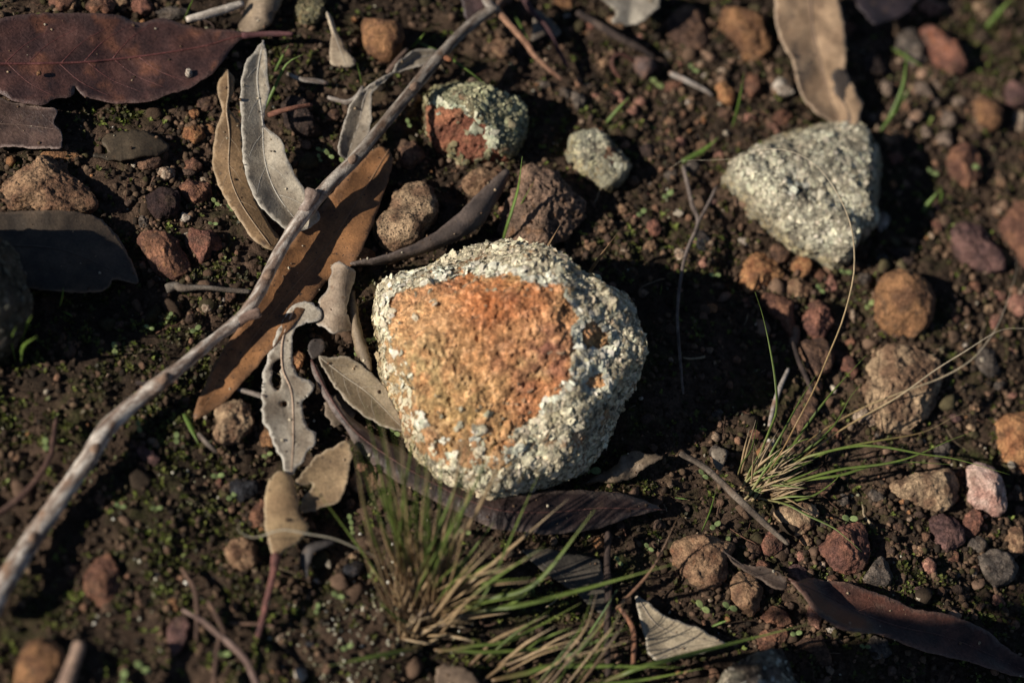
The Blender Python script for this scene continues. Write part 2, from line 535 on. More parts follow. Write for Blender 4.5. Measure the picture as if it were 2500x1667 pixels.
def stone(desc, ck, poly, hf=0.7, label=None, name='stone', **kw):
    poly = np.asarray(poly, float)
    if poly.ndim == 1:
        poly = ell(*poly) if len(poly) <= 5 else poly.reshape(-1, 2)
    c = poly.mean(0)
    seed = kw.pop('seed', int(c[0] * 13 + c[1] * 29) % 9973)
    c3 = kw.pop('c3', None); spk = kw.pop('spk', 0.35)
    V, F, cen, rad = stone_shape(poly, hf, seed=seed, **kw)
    col = stone_cols(V, cen, rad, ck, seed, c3)
    STC.append((c[0], c[1], rad / S))
    bank(V, cen, int(min(170, 14 + rad * 9000)))
    o = mesh(name, V, F, M_STONE, col, origin=np.array([cen[0], cen[1], cen[2]]), extra={'Spk': np.full(len(V), spk)})
    if label: tag(o, label, 'stone'); LABELS[label] = 1
    else: auto(o, desc, 'stone', c[0], c[1], 'loose stones and pebbles on the soil')
    return o

# ---- lichened rocks
def lichen_flakes(name, parent, Vs, Ns, sizes, cols, seed, lift=0.16, tilt=0.5):
    r = np.random.RandomState(seed); n = len(Vs); K = 7
    t = r.normal(size=(n, 3)) * tilt; N = Ns + t; N /= np.linalg.norm(N, axis=1)[:, None]
    a = np.cross(N, r.normal(size=(n, 3))); a /= np.linalg.norm(a, axis=1)[:, None]
    b = np.cross(N, a)
    ph = np.linspace(0, 2 * math.pi, K, endpoint=False)[None, :] + r.rand(n, 1) * 6
    lob = 1 + r.uniform(-0.5, 0.35, (n, K))
    a = a * r.uniform(0.65, 1.25, (n, 1))
    def ring(f, h, hj):
        rad = sizes[:, None] * f * lob
        zz = sizes[:, None] * (h + r.uniform(-hj, hj, (n, K)))
        return (Vs[:, None, :] + a[:, None, :] * (np.cos(ph) * rad)[..., None] + b[:, None, :] * (np.sin(ph) * rad)[..., None] + N[:, None, :] * zz[..., None])
    c0 = Vs[:, None, :] + N[:, None, :] * (sizes * (lift + 0.05))[:, None, None]
    allv = np.concatenate([c0, ring(0.6, lift + 0.05, 0.1), ring(1.0, lift - 0.04, 0.2)], 1)
    m = 1 + 2 * K
    f = []
    for i in range(K):
        j = (i + 1) % K
        f += [[0, 1 + i, 1 + j], [1 + i, 1 + K + i, 1 + K + j], [1 + i, 1 + K + j, 1 + j]]
    f = np.array(f)
    F = (f[None] + (np.arange(n) * m)[:, None, None]).reshape(-1, 3)
    C = np.repeat(cols[:, None, :], m, 1) * (1 + r.uniform(-0.1, 0.1, (n, m, 1)))
    o = mesh(name, allv.reshape(-1, 3), F, M_CRUST, C.reshape(-1, 3), parent, smooth=True)
    return tag(o, kind='stuff')

def lichened_rock(label, poly, hf, ck, bare, lvl, nfl, fsize, seed, c3=None, base=(176, 166, 136), pale=(214, 216, 198), facets=5, n=2.6,
                  bare_back=False, rough=0.05, crust=0.0008, grey=(150, 140, 118), shape_fn=None, spk=0.3, zoff=0.0, edge=15.0, grain=False, sparse=None):
    V, F, cen, rad = stone_shape(poly, hf, lvl, n, facets, rough, seed, sig=1.2, zoff=zoff)
    if shape_fn is not None: V = shape_fn(V, cen, rad)
    N = vnormals(V, F)
    px = topx(V)
    front = (N @ -Fw) > 0.0
    warp = np.stack([fbm(V / 0.006, 3, 31), fbm(V / 0.006, 3, 47)], 1) * 34 + np.stack([fbm(V / 0.0016, 2, 3), fbm(V / 0.0016, 2, 7)], 1) * 16
    m = np.zeros(len(V), bool); dist = np.full(len(V), 1e3)
    for pl in bare:
        m |= inside(px + warp, pl) & front
        dist = np.minimum(dist, polydist(px + warp, pl)[0])
    dist = np.where(front, dist, 1e3)
    m &= ~((fbm(V / 0.0035, 3, 23) > 0.34 - 0.3 * sst(0.0, 1.0, (px[:, 1] - px[:, 1].min()) / np.ptp(px[:, 1]) * 2.2 - 1.2)) & (dist < 70))          # stray flecks creeping over the bare face
    lic = ~m
    spz = (inside(px + warp, sparse) & front) if sparse is not None else np.zeros(len(V), bool)
    g = V / 0.0021
    f1, f2, cid = worley(g, 5)
    disp = crust * (0.65 + 0.9 * (0.5 - f1)) * np.clip(dist / 8, 0.4, 1)
    f1b, f2b, cidb = worley(V / 0.0027, 8)
    dbare = 0.0005 * fbm(V / 0.0016, 3, 2) + 0.0009 * fbm(V / 0.007, 3, 12) - 0.0006 * sst(0.35, 0.1, f1b)
    V2 = V + N * np.where(lic, disp, dbare)[:, None]
    sc_ = stone_cols(V, cen, rad, ck, seed, c3)
    if grain:                                          # coarse iron-stone grains of mixed colour
        h1, h2, hc = worley(V / 0.0013 + 0.5 * np.stack([pn(V / 0.002, k) for k in (1, 2, 3)], 1), 6)
        k1 = sst(0.05, 0.4, fbm(V / 0.012, 3, 90))[:, None]; k2 = sst(0.0, 0.4, fbm(V / 0.01, 3, 95))[:, None]
        sc_ = sc_ * (1 - 0.75 * k1) + 0.75 * k1 * lin(206, 166, 106); sc_ = sc_ * (1 - 0.6 * k2) + 0.6 * k2 * lin(176, 110, 80)
        for gx_, gy_, gs_, gc_, ga_ in ((1180, 740, 120, (200, 112, 58), .6), (1020, 900, 130, (208, 172, 116), .75), (1340, 850, 80, (160, 100, 80), .65), (1150, 1010, 90, (186, 150, 92), .6), (1010, 760, 70, (200, 150, 104), .5)):
            ga = (ga_ * np.exp(-((px[:, 0] - gx_) ** 2 + (px[:, 1] - gy_) ** 2) / gs_ ** 2) * (0.55 + 0.9 * sst(-0.3, 0.3, fbm(V / 0.004, 3, 91))))[:, None].clip(0, 1)
            sc_ = sc_ * (1 - ga) + ga * lin(*gc_)
        sc_ = sc_ * (0.75 + 0.6 * hc / 255.0)[:, None] + (hc > 215)[:, None] * lin(130, 112, 90) * 0.6
        V2 = V2 + N * np.where(lic, 0, 0.00045 * (0.5 - h1) * (hc / 128.0))[:, None]
    t = sst(-0.3, 0.35, fbm(V / 0.011, 3, 77))[:, None]
    lc = (lin(*base) * t + lin(*grey) * (1 - t)) * (0.38 + 0.4 * (cid / 255.0))[:, None]
    thin = sst(0.05, 0.45, fbm(V / 0.008, 3, 57))[:, None] * 0.6
    thin = np.where(spz[:, None], 0.85, thin)
    lc = lc * (1 - thin) + sc_ * 0.8 * thin
    col = np.where(lic[:, None], lc, sc_)
    bank(V, cen, int(min(420, 20 + rad * 10000)))
    root = empty('lichened_rock', P(*topx(cen)[0], 0)[0])
    tag(root, label, 'rock'); LABELS[label] = 1
    mesh('stone_body', V2, F, M_STONE, col, root, extra={'Spk': np.where(lic, 0.05, spk)})
    r = np.random.RandomState(seed)
    A = np.linalg.norm(np.cross(V[F[:, 1]] - V[F[:, 0]], V[F[:, 2]] - V[F[:, 0]]), axis=1)
    ok = lic[F].all(1) & (V[F].mean(1)[:, 2] > gh0(V[F[:, 0], 0], V[F[:, 0], 1]) - 0.001)
    # edge lobes and crumpled interior
    df = dist[F].mean(1)
    pr = A * ok * np.where(df < edge, 1.5, 1.0) * (1 - 0.75 * sst(0.05, 0.45, fbm(V[F[:, 0]] / 0.008, 3, 57))) * np.where(spz[F[:, 0]], 1.15 * sst(-0.12, 0.2, fbm(V[F[:, 0]] / 0.0042, 2, 61)), 1.0); pr /= pr.sum()
    sel = r.choice(len(F), nfl, p=pr)
    bc = r.dirichlet((1, 1, 1), nfl)
    pts = (V2[F[sel]] * bc[..., None]).sum(1); nn = (N[F[sel]] * bc[..., None]).sum(1); nn /= np.linalg.norm(nn, axis=1)[:, None]
    e = (df[sel] < edge) & (fbm(pts / 0.009, 2, 66) > -0.12)
    big = r.rand(nfl) ** 2.2
    size = fsize * np.where(e, 0.6 + 0.8 * big, 0.36 + 0.62 * big)
    size = size * (0.65 + 0.75 * sst(-0.35, 0.4, fbm(pts / 0.0065, 2, 88)))
    tt = sst(-0.3, 0.35, fbm(pts / 0.011, 3, 77))[:, None]
    cc = lin(*base) * tt + lin(*grey) * (1 - tt)
    cc = np.where(e[:, None], 0.7 * lin(*pale) + 0.3 * cc, cc * 0.9 + 0.1 * lin(*pale))
    brn = sst(0.1, 0.45, fbm(pts / 0.005, 3, 99))[:, None] * 0.5
    cc = cc * (1 - brn) + brn * lin(148, 128, 98)
    cc = cc * r.uniform(0.7, 1.18, (nfl, 1)) * (1 + r.uniform(-.04, .04, (nfl, 3)))
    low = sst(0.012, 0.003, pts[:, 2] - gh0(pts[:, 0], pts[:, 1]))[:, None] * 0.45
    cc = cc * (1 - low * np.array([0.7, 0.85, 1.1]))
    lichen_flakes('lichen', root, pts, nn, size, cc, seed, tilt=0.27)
    return root, V2, F, cen, rad

MAIN = L(925,700, 940,672, 1000,642, 1060,620, 1110,595, 1165,578, 1215,590, 1260,613, 1320,640, 1390,680, 1440,705, 1500,740, 1540,785, 1565,840,
         1570,900, 1555,960, 1530,1010, 1500,1055, 1470,1095, 1430,1130, 1390,1150, 1330,1168, 1270,1185, 1230,1212, 1180,1200, 1120,1187, 1060,1160,
         1020,1120, 1000,1080, 980,1020, 960,960, 940,900, 932,850, 920,790, 917,740)
MAIN = MAIN.mean(0) + (MAIN - MAIN.mean(0)) * np.array([0.95, 0.985])
BARE = [L(955,722, 1000,692, 1060,682, 1110,668, 1180,680, 1230,672, 1300,690, 1370,700, 1390,740, 1396,800, 1402,850, 1395,900, 1380,930, 1350,960,
          1320,1000, 1280,1040, 1240,1062, 1180,1060, 1130,1066, 1080,1052, 1040,1030, 1012,980, 996,920, 985,870, 960,840, 950,780),
        ell(1446, 826, 40, 36), ell(1452, 930, 24, 20), ell(1225, 1092, 30, 14), ell(1085, 1085, 26, 20)]
def main_form(V, cen, rad):
    g = (V - cen) / rad
    # dished, broken top facing the viewpoint, with a crease running across it
    px = topx(V)
    a, b = np.array([1130, 870.]), np.array([1230, 985.])
    d, t, s = polydist(px, np.array([a, b, [1300, 1010.]]), False)
    up = np.clip(g[:, 2], 0, 1)
    V = V.copy()
    V[:, 2] -= up * 0.0022 * np.exp(-(d / 26) ** 2)
    V[:, 2] += up * np.clip(g[:, 0], -1, 1) * 0.16 * rad * 0.6
    return V
rk, _, _, _, _ = lichened_rock('large rounded rock with bare orange top and crusty pale lichen rim', MAIN, 0.88, ((228, 166, 108), (204, 132, 82)), BARE, 8, 13500, 0.00118, 21,
              c3=(214, 168, 112), facets=6, n=2.5, shape_fn=main_form, base=(238, 224, 188), grey=(208, 192, 158), pale=(230, 228, 208), grain=True, sparse=L(935,830, 985,850, 1005,960, 1045,1030, 1130,1062, 1250,1060, 1290,1090, 1240,1140, 1150,1150, 1060,1130, 1000,1070, 962,980))
R2 = L(1043,243, 1064,218, 1089,200, 1118,193, 1157,196, 1200,211, 1239,229, 1271,257, 1282,293, 1277,336, 1257,371, 1239,396, 1186,402, 1129,400, 1100,382, 1054,357, 1041,304)
lichened_rock('rounded rust-red stone with grey-green lichen over its top and shaded side', R2, 0.8, ((176, 112, 80), (136, 82, 62)),
              [L(1030,262, 1068,264, 1100,272, 1135,276, 1162,298, 1172,330, 1200,358, 1236,380, 1240,410, 1129,412, 1090,392, 1040,362)], 7, 2300, 0.0010, 5,
              c3=(176, 120, 86), base=(196, 190, 146), grey=(150, 148, 116), pale=(204, 204, 176), facets=4)
R3 = L(1396,332, 1414,327, 1446,321, 1479,339, 1504,368, 1529,396, 1532,421, 1511,450, 1482,464, 1464,461, 1421,429, 1400,400, 1389,386)
lichened_rock('small knobbly stone coated in pale lichen with a bare brown flank', R3, 0.8, 'brown', [ell(1494, 378, 20, 17)], 6, 700, 0.00085, 8,
              base=(222, 216, 184), grey=(190, 182, 152), facets=4)
R4 = L(1764,438, 1800,415, 1830,385, 1870,350, 1900,325, 1960,310, 2030,300, 2080,315, 2120,335, 2150,355, 2160,400, 2155,450, 2140,490, 2120,540, 2100,560,
       2070,592, 2050,630, 2020,635, 1990,617, 1930,597, 1890,567, 1850,545, 1820,520, 1810,490, 1790,465)
R4 = R4.mean(0) + np.array([6, 0]) + (R4 - R4.mean(0)) * 1.04
lichened_rock('angular rock wholly crusted in pale grey-green lichen', R4, 0.62, 'grey', [ell(1938, 462, 15, 7)], 7, 5200, 0.0010, 13,
              base=(228, 219, 188), grey=(194, 182, 154), facets=4, n=3.2, crust=0.0006, rough=0.07)
R5 = L(-430,700, -380,600, -290,540, -190,522, -100,535, -40,552, 10,572, 32,605, 46,650, 58,710, 60,770, 46,815, 12,848, -60,860, -180,870, -330,850, -430,760)
lichened_rock('dark lichened rock cut by the frame at the shaded left edge', R5, 0.95, 'grey', [], 6, 1500, 0.001, 17, base=(120, 112, 92), grey=(92, 86, 72))
R6 = L(1745,1690, 1757,1664, 1786,1636, 1830,1612, 1880,1596, 1918,1588, 1932,1612, 1960,1680, 1985,1760, 1960,1850, 1850,1880, 1750,1850, 1720,1770)
lichened_rock('dark rough rock flecked with pale lichen at the bottom edge', R6, 0.85, 'grey', [ell(1900, 1640, 26, 18), ell(1830, 1660, 20, 14)], 6, 700, 0.0009, 19, base=(196, 184, 156), grey=(110, 94, 80))

R7 = L(728,40, 732,12, 742,-15, 768,-20, 790,0, 785,30, 770,58, 745,66)
lichened_rock('small lichen-covered lump at the top edge beside the pale wedge leaf', R7, 0.8, 'grey', [], 6, 420, 0.0009, 29, base=(170, 162, 128), grey=(130, 124, 98))
for cx, cy, rr_, ta in ((1355, 1133, 11, 0.3), (1400, 1140, 9, 1.0)):
    c0 = P0(cx, cy, 0.0085) if cx < 1380 else P0(cx, cy, 0.006)
    nn = np.array([0.1, -0.75, 0.65]); nn /= np.linalg.norm(nn)
    aa = np.cross(nn, [1, 0.2, 0]); aa /= np.linalg.norm(aa); bb = np.cross(nn, aa)
    an = np.linspace(0, 6.283, 16, endpoint=False); rs = rr_ * S
    prof = [(0.0, 0.0), (0.55, 0.03), (0.8, 0.12), (0.95, 0.4), (1.05, 0.42), (1.0, 0.1), (0.4, -0.6)]
    VV = np.concatenate([[c0 + nn * z_ * rs + (aa * math.cos(t_) + bb * math.sin(t_)) * k_ * rs * (1 + 0.08 * math.sin(3 * t_)) for t_ in an] for k_, z_ in prof])
    ii = np.arange(16 * len(prof)).reshape(len(prof), 16); jj = np.roll(ii, -1, 1)
    FFc = np.stack([ii[:-1].ravel(), ii[1:].ravel(), jj[1:].ravel(), jj[:-1].ravel()], 1)
    cc_ = np.vstack([np.tile(lin(132, 92, 70) if q_ < 3 else lin(216, 204, 174), (16, 1)) for q_ in range(len(prof))])
    mesh('fruiting_cup', VV, FFc, M_CRUST, cc_, rk)

# ---- traced stones
stone('', 'tan', L(0,450, 14,428, 60,402, 107,380, 129,386, 154,407, 179,436, 211,475, 243,492, 240,508, 215,517, 171,530, 118,520, 71,506, 29,509, 10,478), 0.6,
      label='angular flat-topped brown rock with dark flecks below the charred bark chip', facets=7, n=3, spk=0.9)
stone('', 'ochre', L(882,54, 904,36, 950,34, 979,54, 987,93, 979,125, 954,154, 932,157, 904,139, 886,111), 0.9, label='smooth orange-brown ball-shaped stone above the curled grey leaf', facets=1, n=2.1, rough=0.03, c3=(110,66,40))
stone('', 'dark', L(686,250, 704,232, 739,237, 754,261, 768,304, 771,329, 750,339, 718,329, 696,304), 0.8, label='dark brown oblong stone beside the grey curved leaf', c3=(130,98,80))
stone('', 'sand', L(943,518, 957,479, 993,446, 1029,441, 1057,461, 1070,496, 1064,536, 1050,568, 1021,604, 979,618, 943,614, 914,586, 912,550), 0.75,
      label='sandy oblong stone peppered with black specks', spk=1.0, rough=0.07)
stone('', ((150, 118, 96), (108, 86, 72)), L(1214,560, 1225,510, 1254,465, 1271,408, 1293,400, 1321,418, 1361,416, 1389,439, 1414,475, 1429,511, 1420,545, 1390,578, 1340,602, 1280,612, 1230,602), 0.66,
      label='large dark pitted rock behind the big orange-topped rock', rough=0.09, pits=0.07, c3=(168,116,72), spk=0.6)
stone('', 'tan', L(1128,446, 1150,418, 1207,403, 1245,407, 1240,435, 1200,470, 1160,480, 1130,470), 0.5, label='tan flattish stone half under the rolled dark leaf')
stone('', 'brown', (1005,379,34,38), 0.75, label='small rough brown stone beside the half-lichened red rock', rough=0.09)
stone('', 'orange', L(448,314, 475,295, 500,311, 504,332, 475,355, 446,338), 0.7, label='bright orange-yellow angular pebble between purple and grey leaves', c3=(214,160,90))
stone('', 'rust', L(332,580, 345,566, 372,562, 400,566, 432,590, 452,622, 466,650, 458,676, 440,684, 410,680, 384,668, 362,636, 346,604), 0.7, label='oval rust-orange stone with pitted skin above a dry stalk', facets=2, n=2.2, spk=0.7, c3=(196,140,84))
stone('', 'red', L(456,570, 464,556, 484,566, 500,564, 520,562, 540,584, 543,604, 530,622, 510,632, 494,646, 480,630, 468,606), 0.7, label='dark red knobbly stone beside the oval rust stone', rough=0.1, c3=(70,44,40))
stone('', ((70,50,46),(50,36,36)), (400,496,44,38,0), 0.8, label='near-black round stone below the pale crumbly pebble', rough=0.08)
stone('', 'rust', L(436,455, 460,440, 490,442, 512,452, 524,475, 500,495, 470,502, 450,485), 0.7, label='rough orange-brown stone beside the near-black round stone', rough=0.1)
stone('', 'pale', (407,425,22,20), 0.7, label='pale crumbly beige pebble above the near-black round stone', rough=0.12)
stone('', 'sand', L(522,1010, 540,985, 566,965, 590,962, 610,985, 618,1015, 622,1040, 600,1060, 580,1078, 550,1090, 524,1085, 520,1060, 535,1040), 0.8, label='knobbly sandy-orange stone at the tip of the speckled leaf', rough=0.14, pits=0.08, c3=(150,96,64))
stone('', 'ochre', L(632,1020, 650,1008, 668,1030, 674,1065, 668,1095, 640,1090, 630,1060), 0.7, label='yellow-brown crumbly stone at the edge of the hole-eaten leaf', rough=0.1, pits=0.06)
stone('', 'orange', (725, 880, 17, 24, 10), 0.8, label='orange crumb lodged in the hole of the grey leaf', rough=0.14, zoff=0.004)
stone('', 'tan', L(548,1340, 560,1318, 590,1312, 622,1322, 640,1345, 636,1372, 600,1394, 575,1385, 555,1365), 0.75, label='knobbly light brown stone under the pale dry awn', rough=0.13, pits=0.07, c3=(196,150,104))
stone('', 'rust', (630,1255,20,36,10), 0.6, label='reddish stone tucked behind the red-stalked tan leaf')
stone('', 'coal', L(556,1180, 575,1167, 610,1172, 637,1178, 633,1200, 610,1222, 590,1226, 566,1205), 0.7, label='shiny black charcoal lump beside the red-stalked tan leaf', rough=0.08, facets=8)
stone('', 'coal', (861,1390,28,18,-20), 0.7, label='small smooth slate-grey pebble near the broad-bladed grass tuft', facets=2)
stone('', 'tan', L(851,1180, 870,1150, 890,1130, 910,1140, 925,1160, 930,1185, 905,1205, 870,1200), 0.7, label='reddish tan stone between tan leaf piece and dark sickle leaf', rough=0.1, c3=(186,146,110))
stone('', 'rust', (885,1140,14,10), 0.9, label='red chip on top of the reddish tan stone', zoff=0.006)
stone('', 'rust', L(205,1400, 230,1360, 262,1352, 280,1375, 292,1420, 285,1470, 265,1490, 235,1470, 210,1440), 0.5, label='dark rust stone sunk in the mossy soil mound', c3=(50,42,42))
stone('', 'purple', L(408,1535, 425,1508, 455,1504, 466,1525, 458,1560, 440,1590, 425,1600, 412,1570), 0.7, label='purple-brown teardrop stone beside the forked dry twigs', facets=2)
stone('', 'ochre', (424,1475,13,20,-25), 0.7, label='small yellow-orange chip above the teardrop stone')
stone('', 'ochre', L(36,1650, 42,1610, 60,1575, 95,1562, 130,1570, 158,1600, 165,1640, 150,1690, 90,1710, 45,1690), 0.75, label='large ochre stone at the bottom edge beside a pale stalk', facets=2, c3=(80,64,50))
stone('', 'orange', L(1804,661, 1829,625, 1871,614, 1896,639, 1918,675, 1871,698, 1821,718, 1804,684), 0.65, label='orange angular stone below the pale fully lichened rock', c3=(116,66,52), facets=8, n=3)
stone('', 'brown', (1904,618,25,26), 0.7, label='grey-brown pebble touching the pale fully lichened rock')
stone('', 'orange', (1957,650,26,28), 0.7, label='small orange cube-like pebble under the pale fully lichened rock', facets=7)
stone('', 'tan', (1950,704,35,25), 0.5, label='flat dark tan stone below the orange cube-like pebble')
stone('', 'rust', L(1857,725, 1886,702, 1918,718, 1935,740, 1943,765, 1945,800, 1943,825, 1925,828, 1907,785, 1880,765), 0.6, label='long angular rust stone half in the big rock shadow', facets=7)
stone('', 'red', (1993,779,40,48,0), 0.75, label='knobbly dark red stone above the brown wedge stone', rough=0.11)
stone('', 'brown', L(1950,840, 1975,828, 2010,826, 2030,845, 2040,875, 2025,905, 1985,925, 1970,900), 0.6, label='brown wedge stone beside the curving awn', facets=6)
RB = L(2136,711, 2157,671, 2200,654, 2239,668, 2271,700, 2284,743, 2268,793, 2229,825, 2175,821, 2143,793, 2132,750)
stone('', 'ochre', RB, 0.85, label='round brown stone with dark mottling near the flat red-brown slab', facets=2, n=2.1, c3=(84,68,56), rough=0.05)
stone('', 'dark', (2204,625,38,18,25), 0.5, label='dark chip of bark-like stone above the round brown stone', facets=7)
stone('', 'sand', L(2104,936, 2121,889, 2157,846, 2211,841, 2261,854, 2296,882, 2307,925, 2293,979, 2264,1014, 2211,1057, 2143,1054, 2121,1025, 2111,979), 0.5,
      label='large cracked mottled rock behind the pale awns', facets=8, c3=(92,70,60), rough=0.09, pits=0.05)
stone('', 'red', (2075,896,25,30), 0.6, label='small red angular stone left of the cracked mottled rock', facets=7)
stone('', 'pink', (2029,693,17,25), 0.6)if False else None
stone('', 'brown', L(1911,1046, 1935,1010, 1971,957, 2000,979, 1996,1011, 1943,1061, 1925,1068), 0.35, label='flat brown rectangular chip among the fine grass blades', facets=3, n=4)
stone('', 'pale', (2114,1018,36,20,10), 0.6, label='pale rough stone under the cracked mottled rock')
stone('', 'orange', L(2430,1028, 2470,1008, 2530,1010, 2560,1060, 2540,1130, 2500,1155, 2450,1140, 2436,1090), 0.6, label='large orange-tan rock cut by the right edge beside grass tips', facets=7)
stone('', 'sand', L(2157,1182, 2193,1175, 2246,1150, 2290,1142, 2329,1139, 2346,1178, 2343,1218, 2311,1243, 2282,1246, 2229,1230, 2189,1213), 0.6, label='rough beige angular rock beside the pinkish white stone', rough=0.1, facets=7)
stone('', ((214,178,160),(180,134,118)), L(2364,1139, 2393,1130, 2429,1143, 2454,1189, 2457,1232, 2439,1261, 2414,1250, 2371,1234, 2354,1225, 2364,1193, 2361,1164), 0.7,
      label='pinkish white smooth stone beside the beige angular rock', facets=3, c3=(190,150,136), spk=0.15)
stone('', 'sand', L(1886,1250, 1918,1228, 1986,1228, 2002,1253, 1979,1289, 1943,1311, 1925,1296), 0.65, label='beige angular stone at the foot of the fine grass tuft', facets=8)
stone('', 'brown', (1993,1178,44,36,0), 0.6, label='grey-brown stone under the arching green blades')
stone('', 'red', L(1996,1336, 2021,1300, 2079,1278, 2114,1279, 2127,1321, 2121,1364, 2104,1389, 2064,1402, 2032,1386, 2011,1364), 0.7, label='red folded stone with a rough crest above the dark leaf', facets=5, rough=0.1)
stone('', 'grey', L(2104,1411, 2154,1348, 2171,1371, 2182,1407, 2161,1432, 2121,1425), 0.8, label='dark grey-brown triangular stone touching the glossy twisted leaf', facets=7, n=3, c3=(150,116,90))
stone('', 'pink', (2268,1382,19,21), 0.8, label='small round pink-red pebble on bare soil', facets=0, n=2.1)
stone('', 'grey', L(2386,1357, 2425,1332, 2471,1357, 2486,1389, 2468,1421, 2425,1432, 2393,1396), 0.7, label='grey-brown smooth stone at the end of the pebble cluster', facets=2)
stone('', 'purple', L(2268,1271, 2282,1253, 2336,1257, 2357,1293, 2354,1328, 2300,1350, 2279,1321), 0.6, label='purple-brown rounded stone below the beige angular rock', facets=3)
stone('', 'red', (2375,1278,26,34,10), 0.8, label='small orange-red stone below the pinkish white stone')
stone('', 'grey', (2386,1328,25,20), 0.6, label='small grey pebble under the orange-red stone')
stone('', 'red', (1882,1328,28,32,0), 0.7, label='dark red smooth pebble beside the straight grey twig', facets=2)
stone('', 'tan', (2484,1322,30,36), 0.6, label='tan stone cut by the right edge below the pinkish white stone')
stone('', 'tan', L(1639,1328, 1664,1311, 1707,1307, 1757,1311, 1793,1325, 1800,1339, 1786,1365, 1786,1393, 1764,1428, 1736,1439, 1700,1428, 1664,1400, 1643,1364), 0.6,
      label='rough brown rock striped by grass shadows', rough=0.1, pits=0.05, c3=(150,92,60))
stone('', 'tan', L(1779,1421, 1807,1393, 1854,1407, 1866,1436, 1857,1486, 1836,1503, 1800,1486, 1782,1457), 0.7, label='faceted tan stone below the striped-shadow brown rock', facets=8, c3=(186,140,96))
stone('', 'rust', L(1850,1500, 1882,1478, 1918,1493, 1936,1521, 1907,1530, 1871,1524), 0.6, label='orange-brown stone beside the tan faceted stone in leaf shade', facets=6)
stone('', 'pink', (1989,1507,17,28,-20), 0.7, label='small pinkish stone against the lower edge of the dark leaf')
stone('', 'brown', L(1936,1568, 1964,1546, 2007,1550, 2029,1607, 2032,1628, 2000,1621, 1979,1593), 0.6, label='brown angular stone beside the flecked rock at the bottom', facets=7)
stone('', 'rust', (1882,1558,50,24,-15), 0.5, label='low reddish stone above the flecked rock at the bottom')
stone('', 'grey', L(2111,1575, 2132,1552, 2168,1564, 2179,1596, 2157,1607, 2129,1607), 0.35, label='flat pale grey flake below the glossy twisted leaf', facets=3, n=3.5)
stone('', 'white', (2029,1536,15,8,10), 0.6, label='tiny white chip below the glossy twisted leaf')
stone('', 'ochre', L(1761,29, 1779,14, 1843,25, 1875,54, 1889,100, 1875,129, 1854,154, 1814,157, 1807,136, 1789,100, 1757,64), 0.6, label='lumpy tan rock beside the wavy tan leaf', rough=0.12, pits=0.05, c3=(104,76,60))
stone('', 'brown', (1684,72,58,62,0), 0.35, label='low dull brown rock beside the lumpy tan rock', rough=0.1)
stone('', 'ochre', (1382,3,36,20), 0.7, label='orange stone cut by the top edge')
stone('', 'orange', (1771,229,21,33,-15), 0.7, label='bright orange oval pebble beside a lone grass blade', facets=2, c3=(220,150,70))
stone('', 'rust', (1838,205,17,40,8), 0.6, label='narrow reddish brown stone beside the lone grass blade')
stone('', 'red', L(2236,72, 2271,46, 2311,71, 2336,111, 2355,154, 2350,182, 2318,186, 2285,170, 2262,130), 0.7, label='orange-red keeled stone with pitted flank', facets=6, c3=(206,120,76), rough=0.09)
stone('', 'grey', L(2190,90, 2215,66, 2240,68, 2262,120, 2275,165, 2240,170, 2205,150, 2185,120), 0.5, label='grey-brown stone leaning on the orange-red keeled stone')
stone('', 'dark', (2136,160,36,26), 0.6, label='dark brown clod beside the wavy tan leaf', rough=0.14)
for i, (x, y, rx, ry) in enumerate([(2164,214,18,22),(2253,221,24,20),(2280,250,16,14),(2315,290,23,18),(2308,340,20,24),(2130,288,14,12),(2240,275,18,12),(2262,322,14,13),(2290,210,14,10),(2340,250,14,16),(2222,300,12,10)]):
    stone('pale crumbly soil clod', ((150,128,110),(110,92,80)), (x,y,rx,ry,i*30), 0.8, rough=0.14, name='soil_clod')
stone('', 'ochre', L(2375,250, 2400,232, 2432,245, 2448,275, 2440,310, 2415,322, 2385,305), 0.8, label='brown nut-like round stone beside the purple stone', facets=1, c3=(90,66,52))
stone('', 'purple', (2480,232,36,36), 0.7, label='purple-red stone cut by the right edge', facets=3)
stone('', 'pale', (2490,295,20,27), 0.6, label='pale beige stone below the purple-red stone')
stone('', 'purple', L(2321,560, 2345,540, 2400,550, 2440,620, 2457,664, 2420,668, 2389,662, 2330,625), 0.6, label='flat red-brown slab beside a shadowed gap', facets=4, n=3, c3=(150,112,98))
stone('', 'rust', L(2440,545, 2480,500, 2560,480, 2580,600, 2540,660, 2490,655, 2460,610), 0.6, label='larger red-brown slab cut by the right edge', facets=4, n=3)
stone('', 'rust', (2357,402,46,54,0), 0.5, label='dark red-brown flat stone above the flat slab', facets=4)
stone('', 'pink', (2488,742,26,32), 0.6, label='dull pink stone at the right edge under the slab')
stone('', 'grey', (2412,885,30,40,-20), 0.5, label='grey-brown rough stone beside the pale awns', rough=0.12)
stone('', 'white', (2157,540,16,28,15), 0.6, label='pale beige upright chip beside the pale fully lichened rock')
stone('', 'tan', (1218,112,20,34,-20), 0.4, label='brown flat chip behind the long branch top', facets=5, n=3)
stone('', 'red', (1597,558,20,22), 0.8, label='round reddish pebble on open soil', facets=1)
stone('', 'grey', (421,34,44,17,-4), 0.6, label='dark grey rough stone under the white stick', rough=0.14)
stone('', 'red', (346,17,27,24), 0.8, label='orange-red stone above the big purple-brown leaf')
stone('', 'rust', (246,14,36,22), 0.7, label='reddish brown stone above the middle of the purple-brown leaf')
stone('', 'rust', (152,6,32,22), 0.7, label='red-brown stone at the top edge near the left corner')
stone('', 'ochre', (1064+18,281,15,14), 0.6, label='small tan disc stuck on the half-lichened rock', zoff=0.011, facets=1) if False else None
